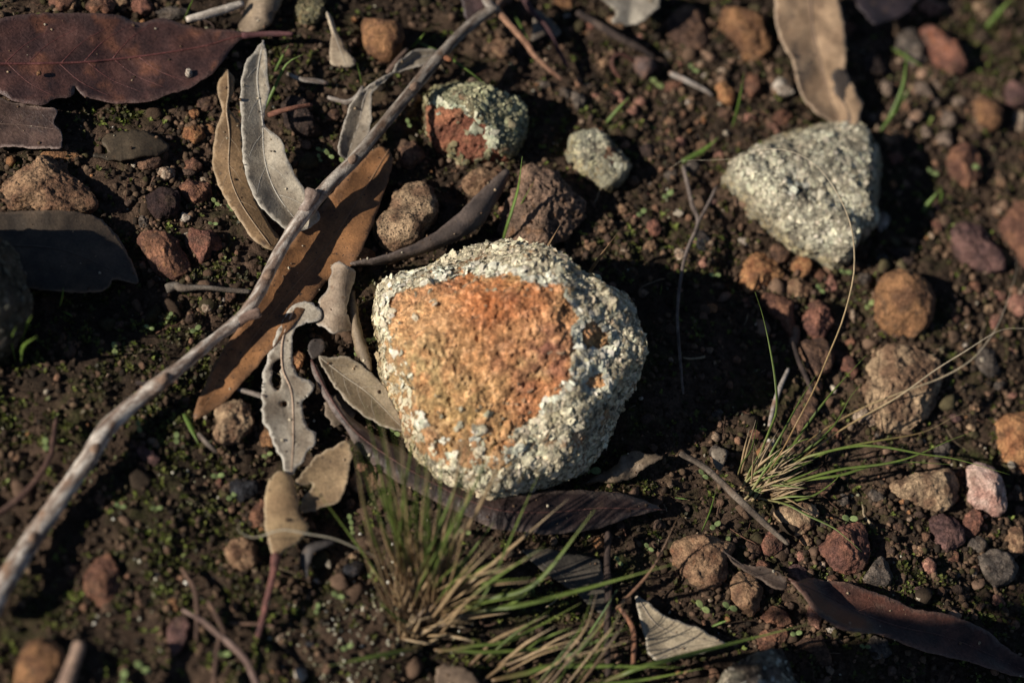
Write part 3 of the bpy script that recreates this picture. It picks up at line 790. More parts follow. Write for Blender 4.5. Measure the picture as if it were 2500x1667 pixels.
stone('', 'orange', L(1042,255, 1062,258, 1068,300, 1078,360, 1062,362, 1044,318), 0.7, label='thin pale orange splinter of stone against the half-lichened rock', facets=3)
stone('', 'orange', (885, 622, 32, 22, -5), 0.7, label='glossy orange stone under the stem of the rolled dark leaf')
stone('', 'tan', (961,998,15,20,10), 0.9, label='small beige pebble resting on the grey-tan leaf edge', zoff=0.002)
stone('', 'white', (461,178,9,11), 0.9, label='tiny white pebble lying on the big purple-brown leaf', zoff=0.0065)
stone('', 'ochre', (95,179,6,7), 0.9, label='tiny tan grain lying on the big purple-brown leaf', zoff=0.0065)
stone('', 'ochre', L(95,382, 115,366, 150,362, 190,372, 200,386, 170,400, 140,392), 0.4, label='yellowish stone half hidden under the torn purple leaf')
SMALL = '''small brown|361,396,33,18|brown;small reddish|475,278,12,13|orange;small grey-brown|503,254,22,18|brown;small reddish brown|471,404,22,24|rust;tiny pale|498,441,10,9|pale
small round cream|453,530,15,14|white;small grey|352,539,15,18|grey;tiny brown|377,545,11,8|brown;tiny orange|379,454,6,6|orange;small orange brown|514,318,12,20|ochre
tiny cream|139,20,11,11|white;small tan|178,14,15,15|tan;small tan|291,6,20,15|tan;small brown|814,279,20,16|brown;tiny orange|757,230,13,9|orange
small pink|1511,238,24,13|pink;small pink|1562,250,14,15|pink;small pale|1636,300,14,15|tan;small dark red|1630,323,14,11|red;tiny orange|1462,312,9,8|orange;tiny yellow-orange|1718,293,7,9|orange
small orange brown|1646,211,26,16|rust;small tan|1765,175,13,10|pale;small brown|1414,246,18,27|grey;small grey|1380,230,20,16|grey;tiny white|1720,185,7,8|white;tiny white|1680,248,7,8|white
small rust|1907,290,27,22|rust;small pinkish|1890,315,20,10|pink;small reddish|1868,275,18,12|red;small grey flat|1914,214,28,22|white;small reddish|1998,671,14,20|rust;small pink|2029,693,17,25|pink
small brown|2078,835,16,12|rust;small pale|2080,765,11,17|pale;small pale|2135,857,9,10|sand;tiny white|2364,797,8,8|white;tiny white|2358,845,10,9|white;small pinkish|2430,786,16,18|pink;small grey|2300,1102,32,16|grey
small grey|2139,1210,20,17|grey;small pale round|2377,1398,12,13|pale;small tan|2245,1345,18,14|tan;tiny orange|2203,1224,9,7|orange;small pale|2007,1378,10,8|pale;small beige|1970,1320,18,13|tan
small brown|1838,1340,22,26|brown;small rust|1862,1380,18,14|rust;tiny pale|1735,1460,7,9|pale;tiny pink|1747,1450,6,9|pink;small dark|1295,1193,10,9|coal;small grey-brown|1338,1191,17,8|grey
small brown|1000,800,10,22|red;small reddish brown|938,918,8,13|red;small red|960,942,11,9|red;tiny brown|933,1050,5,5|orange;small pale|865,1358,13,9|sand;small pale|772,1419,9,8|white
tiny orange|875,1454,5,5|orange;small pale|685,1556,12,11|pale;small brown|700,1440,13,11|brown;small pale|734,1646,18,17|white;small brown|760,1574,17,10|coal;tiny orange|502,1537,8,8|orange
small tan|40,1125,10,16|tan;small pale|11,1152,9,9|pale;small brown|186,842,8,9|tan;small grey|164,843,9,8|grey;small pale|383,682,10,7|white;tiny white|545,733,8,6|white
small pale|505,752,13,13|pale;small brown|562,722,14,13|brown;tiny pale|538,752,8,7|white;small tan|519,716,8,8|pale;small brown|485,720,13,11|brown;small pink|468,768,9,7|pink
small tan|245,1215,12,22|brown;small brown|360,1112,34,16|purple;small tan|348,1134,9,9|ochre;tiny pale|555,1115,7,10|pale;small red|535,1180,9,14|red;small brown|603,1262,9,8|rust
small tan|1590,600,16,13|tan;small pink|1550,532,14,11|pink;small tan|1520,510,11,13|tan;small reddish|1490,540,9,9|rust;small pale|1525,608,12,9|pale;small tan|1440,600,16,12|tan
small grey|1717,590,20,28|coal;small pink|1716,642,10,17|pink;small pale|1815,592,14,13|white;small brown|1660,620,14,17|pale;small brown|1640,355,16,13|brown;small tan|1610,380,18,10|tan
small pink|1660,350,14,20|pink;small dark|1585,370,26,20|dark;small tan|1715,360,14,18|tan;small pink|1755,380,14,12|pink;tiny orange|1785,400,9,10|orange;small pink|1830,290,24,10|pink
small pink|1545,275,18,14|pink;small tan|1500,262,14,10|tan;small pale|1430,210,12,9|pale;small brown|1560,90,12,9|pink;tiny pale|1385,38,9,7|white;small brown|1330,210,14,14|grey
small tan|1470,560,11,9|tan;small rust|1840,690,20,14|rust;small rust|1825,735,16,14|rust;small grey|2110,680,16,18|grey;small purple|2075,650,14,14|purple;small tan|2290,610,13,10|tan
small rust|2380,700,14,16|rust;small pink|2440,720,16,14|pink;small brown|2270,1215,14,12|sand;small tan|2420,1310,12,9|tan;small rust|2300,1445,14,9|brown;small dark|2240,1440,14,9|purple
small pale|1905,1110,14,11|pale;small brown|1845,1060,18,13|rust;small rust|1812,1010,13,10|rust;small pale|1880,1080,18,14|white;small grey|1750,1010,16,12|grey;small tan|2350,900,14,10|tan
small tan|2380,1000,12,9|tan;small pale|2250,1075,12,8|pale;small grey|2440,940,14,12|grey;small pink|2470,860,11,15|pink;small reddish|2110,560,15,11|red;small tan|2230,590,12,9|tan'''
for row in SMALL.replace('\n', ';').split(';'):
    a, b, c = row.strip().split('|')
    x, y, rx, ry = map(float, b.split(','))
    stone(a + ' pebble', c, (x, y, rx, ry, SCENE_RND.uniform(-40, 40)), SCENE_RND.uniform(0.55, 0.85), name='pebble', facets=SCENE_RND.choice((4, 7, 10)), n=SCENE_RND.choice((2.4, 3.0, 3.6)), rough=SCENE_RND.uniform(0.07, 0.13), zoff=-SCENE_RND.uniform(0, 0.0005))

_n = 0
for _ in range(4000):
    if _n >= 62: break
    x, y = SCENE_RND.uniform(1420, 2490), SCENE_RND.uniform(10, 1500)
    b_ = 10 + 17 * SCENE_RND.random() ** 1.6
    if (x < 2000 and 500 < y < 1100) or (y > 1150 and x < 1900): continue
    if any(math.hypot(x - a, y - b) < q * 1.05 + b_ for a, b, q in STC): continue
    ck_ = SCENE_RND.choice(['rust', 'brown', 'brown', 'tan', 'pink', 'red', 'grey', 'purple', 'sand'])
    nm_ = dict(rust='rusty', brown='brown', tan='tan', pink='pinkish', red='dull red', grey='grey', purple='purplish', sand='sandy')[ck_]
    stone(f'small {nm_} half-buried pebble', ck_, (x, y, b_ * SCENE_RND.uniform(.9, 1.3), b_ * SCENE_RND.uniform(.7, 1.0), SCENE_RND.uniform(-60, 60)), SCENE_RND.uniform(0.5, 0.75), name='pebble', facets=SCENE_RND.choice((5, 8, 11)), n=SCENE_RND.choice((2.6, 3.2, 4.0)), rough=0.1, zoff=-0.0004)
    _n += 1

# ------------------------------------------------------------------ tubes: twigs, stalks, blades, ribs
def frames(p):
    t = np.gradient(p, axis=0); t /= np.linalg.norm(t, axis=1)[:, None] + 1e-12
    n = np.zeros_like(p); ref = np.array([0.2, 0.1, 1.0])
    v = ref - t[0] * (ref @ t[0]); n[0] = v / np.linalg.norm(v)
    for i in range(1, len(p)):
        v = n[i - 1] - t[i] * (n[i - 1] @ t[i]); n[i] = v / (np.linalg.norm(v) + 1e-12)
    return t, n, np.cross(t, n)

def tube_geo(p, rad, sides=8, flat=1.0, bump=0.0, seed=0, bfreq=0.004):
    t, n, b = frames(p); m = len(p)
    a = np.linspace(0, 2 * math.pi, sides, endpoint=False)
    V = p[:, None, :] + (n[:, None, :] * (np.cos(a)[None, :, None] * flat) + b[:, None, :] * np.sin(a)[None, :, None]) * np.asarray(rad)[:, None, None]
    if bump:
        q = V.reshape(-1, 3)
        s = np.concatenate([[0], np.cumsum(np.linalg.norm(np.diff(p, axis=0), axis=1))])
        u = np.stack([np.tile(np.cos(a), m) * 1.6, np.tile(np.sin(a), m) * 1.6, np.repeat(s, sides) / bfreq], 1)
        d = bump * (fbm(u, 3, seed) + 0.6 * fbm(u * (3, 3, 0.6), 2, seed + 4))
        V = V + ((V - p[:, None, :]) * d.reshape(m, sides)[..., None])
    V = np.concatenate([V.reshape(-1, 3), p[:1], p[-1:]])
    i = np.arange(m * sides).reshape(m, sides); j = np.roll(i, -1, 1)
    Q = np.stack([i[:-1].ravel(), j[:-1].ravel(), j[1:].ravel(), i[1:].ravel()], 1)
    T = np.concatenate([np.stack([np.full(sides, m * sides), j[0], i[0]], 1), np.stack([np.full(sides, m * sides + 1), i[-1], j[-1]], 1)])
    return V, [Q, T]

def path3(pts, n):
    """pts rows (px, py, z_mm) -> world points"""
    q = resample(np.asarray(pts, float), n)
    return P(q[:, 0], q[:, 1], q[:, 2] * 1e-3)

def mpx(p):
    return S * depth(p) / DIST

def bark_col(V, c1, c2, c3, seed, axisdir):
    ax = axisdir / np.linalg.norm(axisdir)
    along = V @ ax; rest = V - np.outer(along, ax)
    q = rest / 0.0011 + np.outer(along / 0.009, ax)
    t = sst(-0.3, 0.3, fbm(q, 3, seed))[:, None]; u = sst(0.1, 0.5, fbm(V / 0.006, 3, seed + 2))[:, None]
    c = lin(*c1) * t + lin(*c2) * (1 - t)
    return c * (1 - u) + lin(*c3) * u

def twig(label, pts, r, cols, name='twig', cat='twig', parent=None, sides=10, bump=0.12, seed=1, taper=None, n=None, mat=None, colfn=None):
    pts = np.asarray(pts, float).reshape(-1, 3)
    ln = np.linalg.norm(np.diff(pts[:, :2], axis=0), axis=1).sum()
    n = n or max(8, int(ln / 7))
    p = path3(pts, n)
    rr = np.interp(np.linspace(0, 1, n), np.linspace(0, 1, len(r)), r) * mpx(p)
    rr[0] *= 0.8; rr[-1] *= 0.8
    rr = rr * (1 + 0.14 * fbm(np.c_[np.arange(n) / 9.0, np.full(n, seed), np.zeros(n)], 3, seed))
    V, F = tube_geo(p, rr, sides, 1.0, bump, seed)
    col = bark_col(V, *cols, seed, p[-1] - p[0])
    if colfn: col = colfn(V, col)
    o = mesh(name, V, F, mat or M_BARK, col, parent, origin=None if parent is not None else p[0])
    if label: tag(o, label, cat); LABELS[label] = 1
    return o

GREYBARK = ((170, 160, 150), (112, 98, 88), (136, 104, 84))
BROWNBARK = ((120, 92, 76), (74, 56, 48), (140, 106, 84))
DARKBARK = ((78, 64, 58), (46, 38, 36), (96, 80, 70))
# the long branch
MB = [(-30,1500,5), (0,1440,6), (60,1345,6), (140,1225,6.5), (215,1120,7), (262,1045,7.5), (340,975,8), (430,905,9), (520,830,10), (585,778,10.5),
      (625,728,11), (665,650,11.5), (700,585,12), (745,520,12.5), (800,455,13), (870,385,13.5), (940,300,14), (1010,215,14), (1080,130,14), (1150,60,14), (1212,16,14)]
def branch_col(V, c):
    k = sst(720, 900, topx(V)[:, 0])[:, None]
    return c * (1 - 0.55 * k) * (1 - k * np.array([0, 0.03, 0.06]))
br = empty('fallen_branch', P(585, 778, 0)[0])
tag(br, 'long bare weathered branch lying diagonally across leaves and soil', 'branch')
LABELS['long bare weathered branch lying diagonally across leaves and soil'] = 1
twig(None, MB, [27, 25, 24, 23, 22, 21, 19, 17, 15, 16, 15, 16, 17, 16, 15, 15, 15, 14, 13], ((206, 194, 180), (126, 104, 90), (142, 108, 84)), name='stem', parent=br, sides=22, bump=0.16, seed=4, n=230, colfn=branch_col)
def sub(name, pts, r, cols, seed, bump=0.2, sides=12):
    return twig(None, pts, r, cols, name=name, parent=br, sides=sides, bump=bump, seed=seed)
sub('stub', [(575,790,10), (605,772,12), (636,762,13)], [15, 12, 14], ((150, 122, 108), (110, 86, 74), (170, 150, 136)), 2)
sub('stub', [(738,520,12.5), (756,492,15), (766,462,17)], [16, 13, 19], ((150, 130, 118), (104, 84, 74), (186, 172, 160)), 6, 0.3)
sub('bud_scar', [(1085,140,15.5), (1098,146,16), (1104,149,15)], [6, 7, 4], ((150, 96, 64), (120, 74, 52), (150, 96, 64)), 3)
sub('fork', [(1205,22,14), (1190,4,15), (1178,-30,16)], [12, 11, 11], GREYBARK, 9)
sub('fork', [(1205,18,14), (1222,0,14), (1240,-30,15)], [12, 9, 9], BROWNBARK, 8)
for k_, (x_, y_, z_) in enumerate([(232,1095,9.5), (400,925,11), (655,672,13.5), (860,392,15), (1010,214,15.5), (80,1312,8.5)]):
    sub('knot', [(x_ - 12, y_ + 10, z_ - 1.5), (x_, y_, z_), (x_ + 13, y_ - 14, z_ - 1.5)], [6, 12, 6], ((150, 122, 100), (110, 86, 72), (96, 78, 66)), 30 + k_, 0.4)
# other twigs
twig('hairy reddish brown twig hanging from the branch fork', [(1207,20,13), (1245,62,12), (1285,105,10), (1300,130,9), (1330,160,7), (1372,196,5)], [8, 8, 8, 7, 5], ((170, 126, 98), (122, 84, 64), (150, 110, 90)), bump=0.25, seed=5)
twig('thin purple stalk beside the hairy reddish twig', [(1275,-10,6), (1300,30,6), (1336,71,6), (1357,111,5), (1386,166,3)], [8, 7, 6, 5], ((96, 66, 66), (70, 48, 50), (110, 78, 72)), name='leaf_stalk', cat='stalk', seed=6, bump=0.08)
twig('grey weathered stick below the pale torn flake', [(1408,30,4), (1450,55,4), (1500,85,5), (1550,112,4), (1598,141,3)], [8, 10, 11, 9, 6], DARKBARK, seed=7)
twig('thin grey stick under the low dull brown rock', [(1634,178,3), (1670,195,3), (1718,219,3), (1740,235,2)], [6, 7, 6, 4], GREYBARK, seed=8)
o = empty('forked_twig', P(1704, 545, 0)[0])
tag(o, 'thin forked grey twig crossing the edge of the big rock shadow', 'twig')
twig(None, [(1668,405,2), (1680,455,4), (1690,500,5), (1704,545,7), (1678,610,8), (1664,668,8), (1654,764,7), (1660,871,5), (1668,962,3)], [5, 6, 5, 5, 4, 4, 4, 3], ((120, 106, 98), (86, 74, 68), (140, 124, 112)), name='stem', parent=o, sides=8, seed=3)
twig(None, [(1706,540,7), (1728,500,7), (1750,455,7)], [4, 4, 4], ((120, 106, 98), (86, 74, 68), (140, 124, 112)), name='side_twig', parent=o, sides=8, seed=5)
twig('straight grey twig running down from the fine grass tuft', [(1660,1106,9), (1720,1140,9), (1780,1195,8), (1850,1262,7), (1924,1328,5)], [7, 8, 9, 8, 5], ((126, 112, 98), (84, 72, 62), (110, 90, 74)), seed=9)
twig('brown bent stalk reaching the left edge below the long branch', [(138,1020,4), (130,1075,5), (122,1115,6), (88,1172,6), (40,1222,6), (-20,1266,6)], [6, 7, 8, 9, 9], ((92, 66, 56), (62, 44, 40), (120, 92, 78)), name='leaf_stalk', cat='stalk', seed=10)
twig('upright brown twig left of the forked dry twigs', [(443,1386,3), (460,1412,4), (475,1440,5), (482,1500,5), (479,1558,3)], [5, 6, 6, 6, 5], BROWNBARK, seed=11)
o = empty('forked_twig', P(536, 1552, 0)[0])
tag(o, 'forked dry purplish twigs at the bottom edge', 'twig')
twig(None, [(445,1488,4), (490,1512,6), (536,1550,7), (589,1596,8), (615,1640,8), (632,1690,8)], [4, 7, 8, 8, 8], ((146, 120, 108), (98, 76, 70), (120, 96, 84)), name='stem', parent=o, seed=12)
twig(None, [(508,1466,5), (530,1505,6), (550,1552,7)], [6, 7, 6], BROWNBARK, name='side_twig', parent=o, seed=13)
twig(None, [(538,1552,7), (528,1600,7), (520,1690,7)], [6, 6, 7], BROWNBARK, name='side_twig', parent=o, seed=14)
twig('short grey-brown stick with frayed end beside the speckled leaf', [(405,705,3), (430,698,3.5), (443,703,4), (500,702,4), (560,708,4), (612,712,4)], [13, 9, 6, 6, 6], ((134, 124, 112), (92, 82, 72), (110, 96, 84)), seed=15)
twig('tiny grey stick above the knobbly sandy-orange stone', [(578,950,4), (610,958,5), (650,970,6)], [7, 6, 6], GREYBARK, seed=16)
twig('tiny slanting stick left of the knobbly sandy-orange stone', [(484,1058,3), (505,1082,4), (530,1104,3)], [5, 6, 5], ((130, 116, 104), (90, 78, 70), (110, 90, 80)), seed=17)
twig('short dark stick touching the underside of the long branch', [(332,934,3), (352,936,3.5), (378,931,4)], [6, 6, 6], DARKBARK, seed=18)
twig('short pale broken stick lying above the purple-brown leaf', [(455,48,8), (490,40,8), (525,30,8), (560,20,8), (594,9,8)], [8, 10, 10, 10, 9], ((206, 192, 176), (160, 146, 132), (190, 172, 154)), seed=19, sides=14)
twig('grey bent stick pieces below the small pale leaf', [(702,180,3), (730,193,4), (770,198,4), (800,204,3)], [5, 6, 7, 5], GREYBARK, seed=20)
twig('short grey stick touching the curled grey leaf', [(800,238,3), (848,250,5), (872,236,6), (886,212,6)], [5, 6, 7, 5], GREYBARK, seed=21)
twig('short brown stick leaning on the orange ball-shaped stone', [(945,180,6), (965,155,8), (994,120,9)], [7, 8, 5], ((138, 112, 94), (92, 72, 62), (120, 96, 80)), seed=22)
twig('rusty red stalk crossing the dark oblong stone', [(655,282,9), (690,270,13), (725,262,14), (762,256,13)], [8, 6, 6, 5], ((130, 84, 64), (96, 60, 50), (120, 80, 64)), name='leaf_stalk', cat='stalk', seed=23, bump=0.06)
twig('dark scaly stem standing beside the shaded dark grey leaf', [(1485,1298,7), (1482,1380,7), (1486,1460,6), (1482,1560,6), (1486,1650,5)], [8, 9, 9, 8, 8], ((80, 64, 56), (44, 36, 34), (60, 48, 44)), seed=24, bump=0.45)
twig('orange-brown jointed twig beside the pale pointed leaf', [(1508,1478,5), (1530,1505,6), (1545,1535,7), (1548,1580,6), (1544,1640,5)], [5, 6, 7, 6, 6], ((150, 100, 72), (92, 66, 54), (110, 84, 68)), seed=25)
twig('pale cut stalk at the bottom edge in front of the ochre stone', [(195,1566,16), (185,1600,15), (170,1640,14), (150,1700,13)], [15, 17, 19, 24], ((178, 146, 122), (130, 104, 90), (150, 124, 106)), name='leaf_stalk', cat='stalk', seed=26, bump=0.07, sides=14)
twig('thin dark stalk across the red-stalked leaf base', [(560,1520,3), (600,1522,4), (640,1523,4), (672,1530,4)], [4, 4, 4, 5], BROWNBARK, seed=27)
twig('thin dark twig beside the brown wedge stone', [(1936,835,3), (1950,880,4), (1970,925,4), (1985,960,4)], [5, 6, 6, 5], DARKBARK, seed=28)
twig('small grey stick at the base of the fine grass tuft', [(1925,900,4), (1905,945,4), (1890,990,3), (1878,1040,3)], [5, 6, 7, 5], GREYBARK, seed=29)

# ------------------------------------------------------------------ leaves
LEAFTOP = []
def leaf(label, out, rib, z=(4, 4), curl=0.0, fold=0.0, tilt=0.0, und=0.8, cols=((150, 130, 110), (110, 92, 78)), holes=(), mat=None, ribw=3.0, ribcol=None,
         veins=0, petiole=None, pcol=((120, 80, 70), (84, 56, 52), (120, 90, 78)), g=None, rag=1.6, edge=None, spk=0.3, spots=(84, 66, 54), spot=0.42, seed=None, th=0.00028,
         name='dead_leaf', cat='leaf', bend=None, und_f=0.016, zr=None, patch=None):
    out = np.asarray(out, float); rib = np.asarray(rib, float)
    mat = mat or M_LEAF
    seed = seed or int(abs(out[0, 0]) * 3 + abs(out[1, 1])) % 997
    rn = np.random.RandomState(seed)
    span = max(np.ptp(out[:, 0]), np.ptp(out[:, 1]))
    g = g or max(6.0, span / 54)
    def dens(pl, step, jit, smooth=True):
        res = []
        for i in range(len(pl)):
            a, b = pl[i], pl[(i + 1) % len(pl)]
            k = max(1, int(np.linalg.norm(b - a) / step))
            for j in range(k): res.append(a + (b - a) * j / k)
        res = np.array(res)
        if smooth:
            for _ in range(2): res = 0.25 * np.roll(res, 1, 0) + 0.5 * res + 0.25 * np.roll(res, -1, 0)
        return res + np.stack([pn(np.c_[res / 22.0, np.full(len(res), seed)], 3), pn(np.c_[res / 22.0, np.full(len(res), seed)], 7)], 1) * jit * 2 + rn.normal(size=res.shape) * jit * 0.35
    ol = dens(out, g, rag)
    hs = [dens(np.asarray(h, float), g * 0.7, rag * 1.6) for h in holes]
    gx = np.arange(ol[:, 0].min(), ol[:, 0].max(), g); gy = np.arange(ol[:, 1].min(), ol[:, 1].max(), g * 0.87)
    GX, GY = np.meshgrid(gx, gy); GX = GX + (np.arange(len(gy)) % 2 * g / 2)[:, None]
    pts = np.stack([GX.ravel(), GY.ravel()], 1); pts += rn.uniform(-.15, .15, pts.shape) * g
    k = inside(pts, ol) & (polydist(pts, ol)[0] > g * 0.55)
    for h in hs: k &= ~inside(pts, h) & (polydist(pts, h)[0] > g * 0.4)
    pts = pts[k]
    vs = [ol]; es = []; o0 = 0
    for lp in [ol] + hs:
        n_ = len(lp); es += [(o0 + i, o0 + (i + 1) % n_) for i in range(n_)]; o0 += n_
    allp = np.vstack([ol] + hs + [pts])
    r_ = delaunay_2d_cdt([Vector(map(float, p)) for p in allp], es, [], 0, 1e-4)
    v2 = np.array([v[:] for v in r_[0]]); f2 = np.array([list(f) for f in r_[2] if len(f) == 3])
    cc = v2[f2].mean(1); k = inside(cc, ol)
    for h in hs: k &= ~inside(cc, h)
    f2 = f2[k]
    usedv = np.unique(f2); mp = -np.ones(len(v2), int); mp[usedv] = np.arange(len(usedv)); v2 = v2[usedv]; f2 = mp[f2]
    e1, e2 = v2[f2[:, 1]] - v2[f2[:, 0]], v2[f2[:, 2]] - v2[f2[:, 0]]
    flip = (e1[:, 0] * e2[:, 1] - e1[:, 1] * e2[:, 0]) > 0           # image y runs down
    f2[flip] = f2[flip][:, ::-1]
    # half width along the rib
    d, t, s = polydist(ol, rib, False)
    tb = np.linspace(0, 1, 25); W = np.array([max([dd for dd, tt in zip(d, t) if abs(tt - b_) < 0.05] + [span * 0.03]) for b_ in tb])
    zz = np.asarray(z, float)
    def surf(q, dz=0.0):
        d, t, s = polydist(q, rib, False)
        ww = s * d / np.interp(t, tb, W)
        h = np.interp(t, np.linspace(0, 1, len(zz)), zz) + curl * ww * ww + fold * np.abs(ww) + tilt * ww
        if bend is not None: h = h + bend(q, t, ww)
        q3 = np.c_[q * S / und_f, np.full(len(q), seed * 0.37)]
        h = h + und * fbm(q3, 2, seed % 40) + und * 0.25 * fbm(q3 * 3.5, 2, seed % 31)
        # ground as a floor
        return P(q[:, 0], q[:, 1], np.maximum(h, 0.9) * 1e-3 + dz), t, ww
    V, t, ww = surf(v2)
    wm = np.array([1.06, 1.0, 0.88]) if mat is M_LEAF else np.ones(3)
    A, B = lin(*cols[0]) * wm * 1.08, lin(*cols[1]) * wm
    q3 = np.c_[v2 / 60.0, np.full(len(v2), seed)]
    m = sst(-0.3, 0.35, fbm(q3, 4, 3))[:, None]
    c = A * m + B * (1 - m)
    if patch is not None:
        pc, thr = patch
        u = sst(thr, thr + 0.18, fbm(q3 * 0.8 + 9, 4, 13))[:, None]; c = c * (1 - u) + lin(*pc) * u
    u = sst(0.28, 0.5, fbm(q3 * 4, 3, 9))[:, None] * spot * 2; c = c * (1 - u) + lin(*spots) * u
    if edge is not None:
        ed = sst(5, 1, polydist(v2, ol)[0])[:, None] * 0.8; c = c * (1 - ed) + lin(*edge) * ed
    n_ = len(V)
    N = vnormals(V, f2)
    Vb = V - N * th
    eset = {}
    for f in f2:
        for i in range(3):
            a, b = int(f[i]), int(f[(i + 1) % 3])
            if (b, a) in eset: del eset[(b, a)]
            else: eset[(a, b)] = 1
    side = np.array([[b, a, a + n_, b + n_] for a, b in eset], int)
    LEAFTOP.append(V[rn.choice(len(V), max(3, int(span / 26)))])
    root = empty(name, P(*rib[len(rib) // 2], 0)[0])
    tag(root, label, cat); LABELS[label] = 1
    bl = mesh('blade', np.vstack([V, Vb]), [np.vstack([f2, f2[:, ::-1] + n_]), side], mat, np.vstack([c, c * 0.95]), root, extra={'Spk': np.full(2 * n_, spk)})
    rc = ribcol or tuple(int(x * 1.1) for x in cols[0])
    def line(nm, pl, r0, r1, n=None, lift=0.3):
        n = n or max(6, int(np.linalg.norm(np.diff(pl, axis=0), axis=1).sum() / 12))
        q = resample(pl, n)
        p, _, _ = surf(q)
        rr = np.linspace(r0, r1, n) * mpx(p)
        p = p + np.array([0, 0, 1.0]) * (rr * lift)[:, None]
        vv, ff = tube_geo(p, rr, 6, 0.7)
        return mesh(nm, vv, ff, mat, np.tile(lin(*rc), (len(vv), 1)), bl, extra={'Spk': np.zeros(len(vv))})
    if ribw:
        ri = rib[inside(rib, out)] if False else rib
        line('midrib', ri, ribw, ribw * 0.45)
    seg = np.linalg.norm(np.diff(rib, axis=0), axis=1); acc = np.concatenate([[0], np.cumsum(seg)]) / seg.sum()
    for i in range(veins):
        for sd_ in (1, -1):
            tt = (i + 0.6 + rn.uniform(-.2, .2)) / (veins + 0.8)
            p0 = np.array([np.interp(tt, acc, rib[:, k]) for k in (0, 1)]); p1 = np.array([np.interp(min(1, tt + 0.03), acc, rib[:, k]) for k in (0, 1)])
            dr = (p1 - p0) / (np.linalg.norm(p1 - p0) + 1e-9); nr = np.array([-dr[1], dr[0]]) * sd_
            wl = np.interp(tt, tb, W) * 0.78
            vv = np.array([p0, p0 + dr * wl * 0.55 + nr * wl * 0.5, p0 + dr * wl * 1.3 + nr * wl * 0.9])
            ok = inside(vv, out)
            for h in holes: ok &= ~inside(vv, np.asarray(h, float))
            if ok.all(): line('vein', vv, ribw * 0.32, ribw * 0.12, lift=0.15)
    if petiole is not None:
        pp = np.asarray(petiole[0], float).reshape(-1, 3); 
        twig(None, pp, petiole[1], pcol, name='petiole', parent=root, bump=0.05, seed=seed % 20 + 1, sides=10)
    return root

PURP = ((80, 52, 46), (58, 40, 38))
leaf('big purple-brown leathery leaf with side veins and a long stalk', L(-40,60, 0,45, 40,35, 125,33, 210,33, 290,36, 312,47, 326,57, 358,57, 378,43, 400,42, 430,53, 465,62, 482,71, 500,69, 560,75, 612,78, 612,92, 598,94, 585,98,
     570,112, 545,147, 520,180, 490,200, 460,218, 432,226, 420,222, 412,231, 370,248, 320,253, 270,251, 225,243, 192,234, 186,214, 178,198, 184,222, 187,236, 122,243, 118,257, 70,257, 30,246, 0,230, -40,200),
     L(-30,157, 100,156, 215,152, 330,140, 420,127, 500,113, 560,95, 605,86), z=(5, 5, 6, 7), curl=0.6, und=1.4, cols=PURP, mat=M_GLOSS, ribcol=(104, 60, 56), ribw=4, veins=9, spots=(40, 30, 30), edge=(96, 74, 68),
     petiole=([(590,88,7), (640,84,7.5), (690,83,8), (716,84,8)], [9, 7, 7, 5]), patch=((106, 66, 50), 0.12), spk=0.15, pcol=((112, 72, 72), (84, 52, 54), (60, 44, 46)))
leaf('torn purple-grey leaf half under the big purple-brown leaf', L(-30,235, 0,240, 60,256, 141,265, 138,280, 128,305, 145,313, 152,327, 152,362, 100,362, 50,360, -30,358), L(-30,302, 60,306, 148,318), z=(3, 4, 5), und=0.8,
     cols=((84, 64, 56), (62, 48, 44)), mat=M_GLOSS, ribw=2, ribcol=(104, 82, 72), edge=(150, 128, 118), spk=0.1, veins=3)
leaf('charred grey flake of bark lying on soil', L(246,340, 258,330, 293,320, 350,318, 386,332, 411,350, 418,361, 386,379, 343,382, 314,389, 286,393, 225,386, 222,375, 268,373), L(230,372, 320,356, 412,356), z=(3, 4, 3), curl=-0.6, und=0.6,
     cols=((86, 74, 60), (60, 52, 42)), ribw=0, rag=2.6, name='bark_flake', cat='bark', th=0.0009, spots=(130, 96, 66), spot=0.15, spk=0.6)
leaf('tan twisted leaf under the grey curved leaf', L(549,168, 566,176, 574,198, 575,216, 560,250, 556,268, 590,300, 598,393, 616,460, 650,536, 690,592, 668,616, 622,592, 590,546, 557,496, 536,460, 521,421, 518,378, 525,321, 545,272, 536,246, 529,215, 535,195),
     L(556,172, 558,225, 553,268, 560,330, 560,420, 590,500, 660,600), z=(5, 5, 4, 4, 4), fold=-0.8, und=0.8, cols=((150, 122, 92), (122, 98, 74)), ribw=2.5, ribcol=(176, 150, 120), edge=(176, 150, 116), veins=4, spk=0.5)
leaf('grey curved pointed leaf with pale edges under the branch', L(643,97, 649,114, 654,196, 659,232, 645,268, 643,311, 689,339, 700,386, 718,421, 743,461, 768,500, 788,530, 757,557, 720,572, 690,552, 652,520, 632,500, 607,450, 593,393, 591,304,
     586,236, 589,207, 600,150, 632,114), L(643,100, 628,190, 640,290, 645,380, 664,450, 700,510, 745,560), z=(11, 10, 9, 8, 8), fold=2.2, und=0.8, cols=((172, 164, 152), (142, 132, 120)), ribw=2.6, ribcol=(190, 182, 168), edge=(198, 190, 176), veins=5, spots=(100, 94, 88), spot=0.3)
